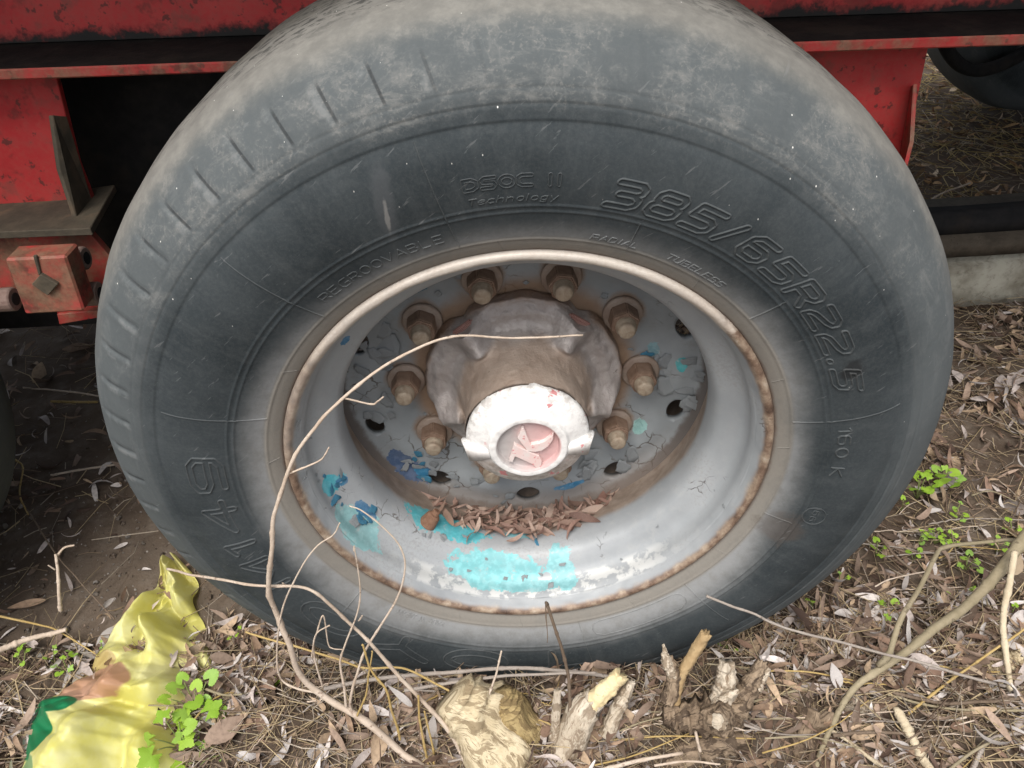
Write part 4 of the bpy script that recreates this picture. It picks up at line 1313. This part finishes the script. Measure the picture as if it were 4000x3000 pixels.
def twig(pts, w0, w1, mat, label, shoots=(), name='dry_twig', seg=8, knots=.05, group=None):
    tw_n[0] += 1
    v, f = twig_geo(pts, w0, w1, tw_n[0] * 1.37, knots, seg)
    o = tag(obj(name, mesh_from(name, v, f), BK[mat]), label, 'branch' if name == 'branch' else 'twig', group)
    for sp_, a, b in shoots:
        tw_n[0] += 1
        v, f = twig_geo(sp_, a, b, tw_n[0] * 1.37, knots * .7, 6, 24)
        obj('side_shoot', mesh_from('side_shoot', v, f), BK[mat], o)
    return o
twig([(1669, 3010, -.16), (1422, 2826, -.135), (1211, 2669, -.115), (1120, 2518, -.11), (1078, 2392, -.10), (1055, 2289, -.10), (1054, 2181, -.10), (1063, 2078, -.095), (1078, 2000, -.09),
      (1120, 1844, -.08), (1223, 1663, -.07), (1332, 1561, -.06), (1470, 1446, -.045), (1603, 1368, -.03), (1723, 1319, -.02), (1838, 1307, -.01), (2000, 1322, .0), (2120, 1322, .005), (2277, 1310, .01)],
     38, 11, 'tan', 'longest tan twig arching from the ground up across the rim to the hub',
     [([(1344, 1555, -.058), (1446, 1579, -.055), (1472, 1568, -.055), (1497, 1549, -.055)], 11, 9), ([(1130, 1850, -.08), (1241, 1802, -.078), (1270, 1775, -.078), (1286, 1747, -.078)], 11, 8)], knots=.055)
twig([(655, 2222, .02), (741, 2241, -.02), (1000, 2286, -.085), (1211, 2307, -.095), (1368, 2440, -.10), (1470, 2543, -.11), (1627, 2717, -.125), (1741, 2844, -.14), (1840, 3010, -.16)], 13, 26, 'tan',
     'tan twig running from the yellow bag down across the lettering to the ground', [([(1120, 2295, -.09), (1108, 2280, -.092), (1103, 2278, -.093)], 9, 8)])
twig([(1392, 2795, -.13), (1371, 2753, -.125), (1386, 2651, -.115), (1446, 2506, -.105), (1543, 2350, -.095), (1582, 2229, -.09), (1573, 2151, -.085), (1530, 2090, -.08), (1422, 2000, -.07), (1365, 1975, -.065)], 18, 7, 'tan',
     'thin twig curving up to a hook over the turquoise paint patches')
twig([(1356, 2760, -.13), (1332, 2603, -.115), (1347, 2518, -.11), (1398, 2380, -.10), (1407, 2271, -.095), (1386, 2139, -.09)], 14, 7, 'tan', 'thin upright twig with a reddish bud tip over the rim edge',
     [([(1386, 2150, -.09), (1384, 2140, -.09), (1385, 2132, -.09)], 12, 8), ([(1400, 2425, -.102), (1410, 2412, -.103), (1414, 2405, -.104)], 8, 8)])
twig([(1235, 2708, -.12), (1160, 2690, -.12), (1102, 2651, -.115), (1084, 2567, -.112), (1096, 2422, -.105), (1139, 2289, -.10), (1229, 2145, -.09), (1301, 2090, -.08), (1329, 2042, -.078)], 13, 7, 'tan',
     'thin twig bowed left then reaching up to the lower left rim edge')
twig([(1259, 2685, -.115), (1223, 2543, -.108), (1241, 2464, -.105), (1265, 2404, -.10), (1283, 2512, -.105), (1301, 2533, -.107), (1340, 2538, -.107)], 10, 6, 'tan', 'short bent twig shaped like a hook in front of the bottom left lettering',
     [([(1219, 2570, -.11), (1235, 2482, -.107), (1289, 2443, -.105)], 9, 7)])
twig([(1398, 2795, -.135), (1434, 2693, -.128), (1452, 2543, -.118)], 12, 8, 'gold', 'short golden stalk standing between the crossing twigs')
twig([(1413, 2518, -.116), (1458, 2627, -.125), (1518, 2723, -.135), (1560, 2890, -.15)], 11, 14, 'gold', 'golden stalk leaning right with its tip near the crossing twigs')
twig([(1633, 2717, -.13), (1651, 2892, -.148), (1672, 3010, -.16)], 11, 15, 'gold', 'golden stalk beside the tan twig near the bottom, left one of a pair')
twig([(1657, 2778, -.138), (1690, 2920, -.15), (1700, 3010, -.16)], 10, 15, 'gold', 'golden stalk beside the tan twig near the bottom, right one of a pair')
twig([(1265, 2690, -.09), (1500, 2651, -.075), (1754, 2627, -.065), (2000, 2612, -.06), (2211, 2621, -.06), (2362, 2639, -.062), (2452, 2657, -.065)], 22, 20, 'grey', 'grey twig lying along the foot of the tyre', knots=.06)
twig([(1579, 2697, -.09), (1784, 2662, -.08), (2000, 2641, -.075), (2200, 2632, -.075), (2330, 2628, -.075)], 20, 14, 'grey', 'second grey twig just below the one along the foot of the tyre', knots=.06)
twig([(960, 2468, -.02), (1301, 2567, -.06), (1422, 2609, -.068), (1573, 2613, -.07), (1711, 2675, -.085), (1830, 2740, -.10)], 11, 12, 'gold', 'long golden stalk lying at the lower left edge of the tyre')
twig([(2130, 2352, -.085), (2181, 2512, -.10), (2223, 2633, -.11), (2226, 2753, -.125), (2199, 2856, -.14), (2180, 2900, -.145)], 16, 24, 'dark', 'reddish brown stalk standing in front of the bottom of the rim',
     [([(2130, 2352, -.085), (2136, 2440, -.092), (2138, 2510, -.098)], 9, 4)])
twig([(1958, 2543, -.09), (1935, 2630, -.10), (1905, 2740, -.115)], 10, 13, 'tan', 'thin pale stalk sticking up above the cream log')
twig([(2759, 2328, -.06), (2928, 2392, -.075), (3000, 2428, -.08), (3181, 2482, -.085), (3458, 2555, -.09), (3603, 2591, -.095), (3784, 2639, -.10), (3960, 2690, -.10)], 13, 17, 'grey', 'long pale grey twig slanting from the tyre to the right over the leaves')
twig([(4040, 2060, .13), (3904, 2235, .06), (3772, 2356, .01), (3603, 2500, -.05), (3494, 2579, -.075), (3356, 2675, -.10), (3259, 2802, -.125), (3199, 2940, -.15), (3181, 3020, -.16)], 62, 26, 'olive',
     'thickest olive brown branch slanting up to the right edge', [([(3430, 2600, -.08), (3476, 2549, -.07), (3524, 2398, -.03), (3603, 2283, .02), (3660, 2170, .08), (3690, 2140, .10), (3814, 2122, .12), (3964, 2108, .14)], 36, 20)], name='branch', seg=12, knots=.09)
twig([(3968, 2160, .07), (3928, 2362, .0), (3931, 2512, -.05), (3940, 2690, -.10)], 34, 30, 'pale', 'pale upright stick crossing behind the olive branch at the right', name='branch', seg=10, knots=.08)
twig([(3422, 2084, .17), (3542, 2211, .12), (3753, 2356, .07), (3800, 2400, .055)], 14, 16, 'dark', 'thin brown twig on the leaves beyond the olive branch')
twig([(3549, 2790, -.115), (3723, 2651, -.09), (3850, 2560, -.06), (4020, 2445, -.03)], 15, 12, 'gold', 'long golden stalk below the olive branch at the right')
twig([(3494, 2784, -.12), (3550, 2860, -.13), (3603, 2945, -.14), (3640, 3010, -.15)], 52, 46, 'pale', 'split pale stick at the bottom right', name='branch', seg=10, knots=.07)
twig([(3229, 2838, -.125), (3362, 2940, -.145), (3470, 3015, -.155)], 20, 22, 'pale', 'straight pale stick at the bottom edge right of the knotty stump')
twig([(2990, 2621, -.06), (3150, 2625, -.07), (3331, 2657, -.08)], 9, 9, 'gold', 'thin golden stalk lying level below the right side of the tyre')
twig([(3420, 2690, -.09), (3700, 2745, -.10), (4020, 2725, -.09)], 18, 20, 'dark', 'brown stick lying level at the right edge below the golden stalk')
twig([(3470, 2715, -.10), (3720, 2770, -.11), (4020, 2775, -.10)], 13, 14, 'olive', 'thinner stick lying parallel under the brown one at the right edge')
twig([(3790, 3010, -.15), (3850, 2910, -.13), (3930, 2870, -.12), (4020, 2862, -.11)], 26, 22, 'grey', 'grey curved stick in the bottom right corner', name='branch')
twig([(105, 1990, .36), (212, 2153, .25), (310, 2270, .17), (448, 2420, .09)], 8, 7, 'dark', 'thin straight stalk slanting over the bare soil at the left')
twig([(235, 2385, .10), (232, 2300, .11), (218, 2165, .14)], 22, 16, 'tan', 'small forked stick standing on the bare soil left of the bag', [([(220, 2175, .14), (250, 2140, .15), (290, 2130, .155)], 14, 10), ([(215, 2225, .13), (195, 2212, .13), (188, 2208, .13)], 9, 7)])
twig([(-20, 2400, .11), (150, 2440, .09), (225, 2462, .08), (375, 2555, .05)], 13, 7, 'gold', 'golden stalk lying left of the bag over the bare soil edge')
twig([(-20, 2555, .03), (130, 2490, .06), (260, 2460, .075)], 34, 24, 'tan', 'fat tan stick lying left of the yellow bag', name='branch')
twig([(200, 1855, .55), (460, 1810, .60), (600, 1760, .62)], 12, 10, 'tan', 'thin stick in the shade under the trailer at the left')
twig([(90, 1515, .85), (280, 1530, .80), (390, 1548, .78)], 9, 9, 'tan', 'pale stick far back in the dark left of the tyre')
twig([(200, 1568, .80), (380, 1570, .76)], 13, 13, 'gold', 'short straw coloured stick in the dark left of the tyre')
twig([(60, 1795, .62), (90, 1830, .58), (75, 1930, .52), (110, 2010, .47)], 10, 8, 'gold', 'bent yellow stalk near the neighbouring tyre')
twig([(3620, 800, 1.42), (3670, 760, 1.45), (3790, 715, 1.5)], 12, 9, 'tan', 'forked twig leaning on the black strip behind the wheel')
twig([(3420, 2290, .05), (3480, 2262, .06), (3620, 2232, .08)], 8, 7, 'tan', 'thin tan twig on the leaves right of the tyre')
for k in range(26):      # loose sticks in the foreground mat
    px, py = random.uniform(850, 3900), random.uniform(2690, 2990)
    p = atz(px, py, GZ + .065)
    a = random.gauss(0, .55); L = random.uniform(.05, .15)
    d = Vector((math.cos(a), math.sin(a) * .5, random.gauss(0, .06))) * L
    path = [Vector(q_) for q_ in spline([tuple(p - d / 2), tuple(p + Vector((0, random.gauss(0, .006), random.gauss(0, .004)))), tuple(p + d / 2)], 16)]
    for q_ in path: q_.z = max(q_.z, gh(q_.x, q_.y) + .012)
    r0 = random.uniform(.0012, .0032)
    v, f = tube(path, [r0 * (1 - .3 * i / len(path)) for i in range(len(path))], 6, .16, k, .05)
    cn = random.choice(['tan', 'grey', 'dark', 'dark', 'olive'])
    pl = 'left' if px < 1700 else ('right' if px > 2800 else 'middle')
    tag(obj('dry_twig', mesh_from('dry_twig', v, f), BK[cn]), 'short broken %s stick in the leaf mat at the bottom %s' % ({'dark': 'dark brown', 'olive': 'olive brown'}.get(cn, cn), pl), 'twig', 'broken %s sticks at the bottom %s' % (cn, pl))

for k in range(70):      # long thin stalks tangled over the litter
    px, py = (random.uniform(700, 3990), random.uniform(2560, 2990)) if k < 52 else (random.uniform(3450, 3990), random.uniform(1950, 2500))
    p = atz(px, py, GZ + .055 if py > 2500 else GZ + .02)
    if abs(p.x) < .50 and p.y > -.03: p.y = -.04 - random.random() * .05
    a = random.choice([random.gauss(.1, .25), random.gauss(-.5, .3), random.gauss(.8, .4)]); L = random.uniform(.08, .26)
    d = Vector((math.cos(a), math.sin(a) * .45, random.gauss(0, .05))) * L
    path = [Vector(q_) for q_ in spline([tuple(p - d / 2), tuple(p - d * .1 + Vector((0, random.gauss(0, .008), random.gauss(0, .006)))), tuple(p + d / 2)], 18)]
    for q_ in path:
        q_.z = max(q_.z, gh(q_.x, q_.y) + .016 + .006 * random.random())
        if abs(q_.x) < .50: q_.y = min(q_.y, -.036)
    r0 = random.uniform(.0007, .0017)
    v, f = tube(path, [r0 * (1 - .4 * i / len(path)) for i in range(len(path))], 5, .14, k + 40, .06)
    cn = random.choice(['tan', 'gold', 'grey', 'dark', 'olive'])
    pl = 'at the bottom left' if px < 1700 else ('in front of the tyre' if px < 2900 else ('at the bottom right' if py > 2500 else 'among the seedlings right of the tyre'))
    tag(obj('dry_stalk', mesh_from('dry_stalk', v, f), BK[cn]), 'thin %s stalk lying over the leaves %s' % ({'dark': 'dark brown', 'olive': 'olive brown', 'gold': 'golden'}.get(cn, cn), pl), 'stalk', '%s stalks %s' % (cn, pl))

# ------------------------------------------------------------------ cut stumps and logs
CREAM = m_bark('cream_bark', (.50, .41, .26), (.66, .57, .40), (.16, .11, .06), 34, 70)
BROWNB = m_bark('rough_brown_bark', (.15, .105, .07), (.34, .26, .18), (.03, .02, .015), 40, 60)
SPLIT = m_bark('split_wood', (.56, .43, .22), (.68, .58, .36), (.30, .18, .07), 0, 80)
PALEB = m_bark('pale_bark', (.44, .37, .28), (.60, .53, .43), (.15, .10, .06), 30, 70)
PEG = m_bark('peg_bark', (.30, .20, .10), (.42, .31, .17), (.12, .08, .04), 0, 90)
def limb(pts, widths, mat, seed, par=None, name='limb', rough=.28, seg=24, n=56):
    P = [at(x, y, Y) for x, y, Y in pts]
    path = [Vector(p) for p in spline([tuple(p) for p in P], n)]
    W = np.interp(np.linspace(0, 1, len(path)), np.linspace(0, 1, len(widths)), widths)
    rad = [W[i] * .5 * (p - CAM).dot(CF) / FPX for i, p in enumerate(path)]
    v, f = tube(path, rad, seg, rough, seed)
    v = [Vector(q_) + Vector((nz(q_, 160, seed), nz(q_, 160, seed + 9), nz(q_, 160, seed + 4))) * .0016 for q_ in v]
    ln = [0.0]
    for a, b in zip(path[:-1], path[1:]): ln.append(ln[-1] + (b - a).length)
    m_ = len(path)
    tip = (path[-1] - path[-2]).normalized()
    rj = random.Random(int(seed * 10))
    for j in range(seg):                       # splintered end and lengthwise furrows
        jag = rj.uniform(-.2, .7) * rad[-1]
        for back in range(3): v[(m_ - 1 - back) * seg + j] += tip * jag * (1 - back * .3)
        for i in range(m_):
            fur = nz((math.cos(6.283 * j / seg) * 2.6, math.sin(6.283 * j / seg) * 2.6, ln[i] * 14), 1.0, seed) * rough * .9
            v[i * seg + j] = path[i] + (v[i * seg + j] - path[i]) * (1 + fur)
    me = mesh_from(name, v, f)
    ul = me.uv_layers.new(name='UVMap')
    for l in me.loops:
        k = l.vertex_index
        i, j = (k // seg, k % seg) if k < m_ * seg else (0 if k == m_ * seg else m_ - 1, 0)
        ul.data[l.index].uv = (abs(j - seg / 2) / seg * 6.283 * rad[i], ln[i])
    return obj(name, me, mat, par)
def stump(label, cat, pts, widths, mat, seed, limbs=(), name='cut_log', rough=.28):
    o = limb(pts, widths, mat, seed, None, name, rough)
    tag(o, label, cat)
    for nm, p_, w_, m_ in limbs: limb(p_, w_, m_, seed + 3.3, o, nm)
    return o
stump('fat cream log with cracked bark at the bottom edge', 'log', [(1775, 2700, -.10), (1860, 2790, -.118), (1960, 2900, -.135), (2060, 3060, -.155)], [150, 240, 260, 230], CREAM, 1.0,
      [('broken_end', [(1960, 2705, -.105), (1985, 2760, -.112), (2060, 2880, -.13)], [70, 150, 150], m_bark('olive_bark', (.30, .22, .10), (.44, .34, .17), (.12, .08, .04), 30))], rough=.42)
stump('thick pale branch stub with a split yellow end', 'branch', [(2190, 3050, -.165), (2235, 2900, -.145), (2275, 2780, -.13), (2310, 2740, -.122)], [150, 135, 120, 90], PALEB, 2.0,
      [('split_wood', [(2300, 2760, -.128), (2360, 2700, -.118), (2422, 2640, -.108)], [70, 72, 58], SPLIT)], name='branch_stub', rough=.20)
stump('thin whitish stick standing left of the split branch stub', 'stick', [(2140, 3040, -.16), (2165, 2900, -.143), (2178, 2700, -.12)], [52, 46, 30], PALEB, 3.0, name='branch_stub', rough=.15)
stump('short brown stick leaning right of the split branch stub', 'stick', [(2370, 2870, -.14), (2420, 2760, -.122), (2466, 2665, -.11)], [66, 60, 30], PALEB, 4.0, name='branch_stub', rough=.3)
stump('brown peg with a cut end leaning in front of the tyre', 'stick', [(2630, 2740, -.115), (2660, 2640, -.10), (2755, 2478, -.08)], [52, 44, 44], PEG, 5.0, name='branch_stub', rough=.12)
stump('knotty root stump with a sawn knot in the bottom right', 'stump', [(2590, 2790, -.125), (2690, 2800, -.13), (2800, 2800, -.132), (2900, 2760, -.125)], [70, 110, 150, 90], BROWNB, 6.0,
      [('root_limb', [(2790, 2800, -.13), (2830, 2700, -.112), (2838, 2590, -.093)], [110, 90, 62], PALEB), ('root_limb', [(2850, 2800, -.128), (2920, 2690, -.107), (2975, 2585, -.088)], [110, 84, 40], BROWNB),
       ('root_limb', [(2870, 2770, -.126), (2955, 2680, -.105), (3000, 2610, -.092)], [60, 50, 22], PALEB), ('root_limb', [(2770, 2770, -.13), (2830, 2725, -.128), (2880, 2700, -.122)], [30, 34, 20], PALEB),
       ('root_limb', [(2610, 2740, -.118), (2632, 2660, -.105), (2610, 2570, -.09)], [64, 60, 40], BROWNB), ('root_limb', [(2628, 2640, -.104), (2606, 2585, -.096), (2592, 2520, -.085)], [40, 44, 10], PALEB),
       ('sawn_knot', [(2795, 2790, -.130), (2806, 2808, -.150), (2810, 2814, -.160)], [120, 128, 96], BROWNB),
       ('sawn_face', [(2810, 2814, -.1595), (2811, 2816, -.1625)], [70, 62], PALEB)], name='root_stump', rough=.45)
stump('dark mossy log lying in the hollow at the bottom edge', 'log', [(2560, 3010, -.165), (2700, 2930, -.15), (2900, 2880, -.14)], [110, 120, 90], BROWNB, 7.0, rough=.35)
stump('brown stump with small buds standing at the bottom right edge', 'stump', [(3150, 3060, -.165), (3140, 2900, -.14), (3180, 2770, -.12)], [170, 160, 120], BROWNB, 8.0,
      [('bark_limb', [(3320, 2960, -.145), (3310, 2850, -.13), (3370, 2740, -.11)], [110, 130, 70], PALEB)], name='root_stump', rough=.4)
stump('pale broken bark slab lying at the right edge', 'bark', [(3830, 2640, -.065), (3900, 2610, -.06), (3985, 2570, -.055)], [70, 130, 60], CREAM, 9.0, name='bark_slab', rough=.4)

# ------------------------------------------------------------------ yellow plastic bag
BAG = m_bag()
left = [(630, 2165), (590, 2265), (540, 2340), (430, 2445), (380, 2530), (300, 2615), (215, 2680), (120, 2730), (80, 2850), (50, 3030)]
right = [(685, 2150), (755, 2240), (748, 2330), (788, 2440), (812, 2540), (805, 2620), (772, 2690), (735, 2790), (725, 2890), (720, 3030)]
Lp = spline(left, 150); Rp = spline(right, 150)
nn_, mm_ = min(len(Lp), len(Rp)), 80
rc_ = random.Random(21)
CREASE = [(math.cos(a), math.sin(a), rc_.uniform(.055, .14), rc_.random(), rc_.uniform(.14, .28)) for a in [rc_.uniform(-.5, 1.2) for _ in range(5)] + [rc_.uniform(1.0, 2.4) for _ in range(4)]]
CREASE += [(math.cos(a), math.sin(a), rc_.uniform(.025, .04), rc_.random(), rc_.uniform(.03, .07)) for a in [rc_.uniform(-1.5, 1.5) for _ in range(3)]]
V, F, UV = [], [], []
for i in range(nn_):
    v_ = i / (nn_ - 1)
    for j in range(mm_ + 1):
        u_ = j / mm_
        px = Lp[i][0] * (1 - u_) + Rp[i][0] * u_
        py = Lp[i][1] * (1 - u_) + Rp[i][1] * u_
        q0 = atz(px, py, GZ + .03)
        bulge = (math.sin(math.pi * u_) ** .6) * (.018 + .030 * sstep(.1, .5, v_) + .012 * sstep(.72, .85, v_))
        w = nz((u_ * 1.6, v_ * 2.4, 0), 1.0, 3)
        X_, Y_ = u_ * .19 + .02 * w, v_ * .45 + .03 * nz((u_ * 2, v_ * 3, 0), 1.0, 8)
        h = 0.0
        for (ca, sa, pd, ph_, am) in CREASE:
            t_ = ((X_ * ca + Y_ * sa) / pd + ph_ + .25 * w) % 1.0
            h += am * pd * (abs(2 * t_ - 1) - .5)
        amp = .25 + .75 * math.sin(math.pi * min(1, max(0, u_))) ** .5
        h = bulge + h * amp + .004 * abs(nz((u_ * 9, v_ * 16, 0), 1.0, 7))
        h += .009 * sstep(.730, .750, v_ + .05 * math.sin(u_ * 5) + .04 * w) * math.sin(math.pi * min(1, u_ * 1.05)) * (1 - .4 * u_)
        p = q0 + (CAM - q0).normalized() * 0 + Vector((0, -.35 * h, h - .022))
        p.z = max(p.z, gh(p.x, p.y) + .004)
        V.append(tuple(p)); UV.append((u_, v_))
for i in range(nn_ - 1):
    for j in range(mm_):
        F.append((i * (mm_ + 1) + j, (i + 1) * (mm_ + 1) + j, (i + 1) * (mm_ + 1) + j + 1, i * (mm_ + 1) + j + 1))
me = mesh_from('plastic_bag', V, F)
ul = me.uv_layers.new(name='UVMap')
for l in me.loops: ul.data[l.index].uv = UV[l.vertex_index]
bag = tag(obj('plastic_bag', me, BAG), 'crumpled yellow plastic bag with green and red print lying beside the tyre', 'bag')
ss_ = bag.modifiers.new('sub', 'SUBSURF'); ss_.levels = 1; ss_.render_levels = 1

# ------------------------------------------------------------------ small green plants
GREEN = m_green()
STEM = m_bark('plant_stem', (.16, .20, .06), (.22, .26, .09), (.12, .10, .05))
def plant_leaf_mesh(k):
    rr = random.Random(k)
    lobes = 5 if k % 2 == 0 else 3
    V, F = [(0, 0, 0)], []
    n = 40
    for i in range(n + 1):
        a = R(-150 + 300 * i / n)
        base = .62 + .38 * math.cos(a * .5)
        lob = 1 - (.34 if lobes == 5 else .16) * (abs(math.sin(lobes * a / 2 * .95)) ** 1.5) + .06 * math.sin(a * 17 + k)
        r_ = base * lob * .55
        V.append((.28 + r_ * math.cos(a), r_ * math.sin(a) * 1.05, .07 * math.sin(a * 3 + k) * r_ - .18 * (r_ * math.cos(a)) ** 2))
    V[0] = (.26, 0, .03)
    F = [(0, i, i + 1) for i in range(1, n + 1)]
    me = mesh_from('leaf', V, F); me.materials.append(GREEN)
    return me
PLM = [plant_leaf_mesh(k) for k in range(6)]
def plant(px, py, size, nl, lift, label, group=None, Z=None):
    p0 = atz(px, py, GZ + .02 + lift * .5 if Z is None else Z)
    base = Vector((p0.x, p0.y, gh(p0.x, p0.y)))
    t = thing('seedling', base, label, 'plant', group)
    for k in range(nl):
        a = random.uniform(0, 6.28) if nl < 4 else 6.28 * k / nl + random.uniform(-.4, .4)
        L = size * random.uniform(.75, 1.15)
        tip = p0 + Vector((math.cos(a), math.sin(a), 0)) * L * random.uniform(.3, 1.2) + Vector((0, 0, random.uniform(-.2, .5) * L + lift * .3))
        path = [Vector(q_) for q_ in spline([tuple(base), tuple((base + tip) / 2 + Vector((0, 0, .25 * L))), tuple(tip)], 8)]
        v, f = tube(path, [.0009] * len(path), 5, .05)
        obj('stem', mesh_from('stem', v, f), STEM, t)
        M = Matrix.Translation(tip) @ Matrix.Rotation(a, 4, 'Z') @ Matrix.Rotation(random.gauss(-.15, .25), 4, 'Y') @ Matrix.Rotation(random.gauss(.15, .25), 4, 'X') @ Matrix.Scale(L, 4)
        obj('leaf', random.choice(PLM), None, t, M)
plant(755, 2740, .026, 9, .05, 'largest bright green plant with lobed leaves beside the yellow bag, upper clump')
plant(700, 2890, .034, 7, .06, 'bright green lobed leaves growing over the edge of the yellow bag')
plant(800, 2860, .026, 7, .03, 'bright green lobed leaves just right of the yellow bag near the bottom edge')
plant(770, 2990, .03, 4, .03, 'pale green leaves at the bottom edge right of the bag')
GS = 'small seedlings left of the bag'
for px, py, s_, n_ in ((75, 2575, .012, 3), (85, 2520, .013, 2), (195, 2560, .009, 3), (250, 2600, .014, 4), (305, 2540, .012, 3), (385, 2525, .007, 2)):
    plant(px, py, s_, n_, .006, 'tiny green seedling on the soil left of the bag', GS)
GS = 'small seedlings right of the tyre'
for px, py, s_, n_ in ((3594, 2105, .013, 3), (3660, 2100, .015, 7), (3717, 2105, .012, 4), (3434, 2140, .014, 4), (3578, 2165, .011, 3), (3784, 2195, .015, 5), (3747, 2020, .014, 4), (3964, 2066, .013, 4), (3905, 2130, .013, 4),
                       (3771, 2300, .011, 3), (3488, 2390, .016, 5), (3810, 2290, .010, 2), (3741, 1985, .012, 2), (3530, 1966, .011, 2), (3180, 2346, .010, 2), (3283, 2255, .010, 2), (3960, 2385, .010, 2), (3670, 2315, .01, 2)):
    plant(px, py, s_, n_, .008, 'tiny green seedling in the leaf litter right of the tyre', GS)
plant(3600, 1900, .026, 9, .03, 'bushiest green seedling close to the right side of the tyre')
plant(3680, 1860, .022, 7, .03, 'bright green seedling just above the bushiest one right of the tyre')
GS = 'seedlings in the foreground litter'
for px, py, s_, n_ in ((1018, 2693, .018, 4), (1609, 2760, .011, 4), (1229, 2874, .015, 4), (1075, 2810, .008, 2), (2845, 2530, .009, 3), (1450, 2815, .008, 2), (920, 2470, .009, 3)):
    plant(px, py, s_, n_, .008, 'tiny green seedling poking through the litter in front of the tyre', GS)
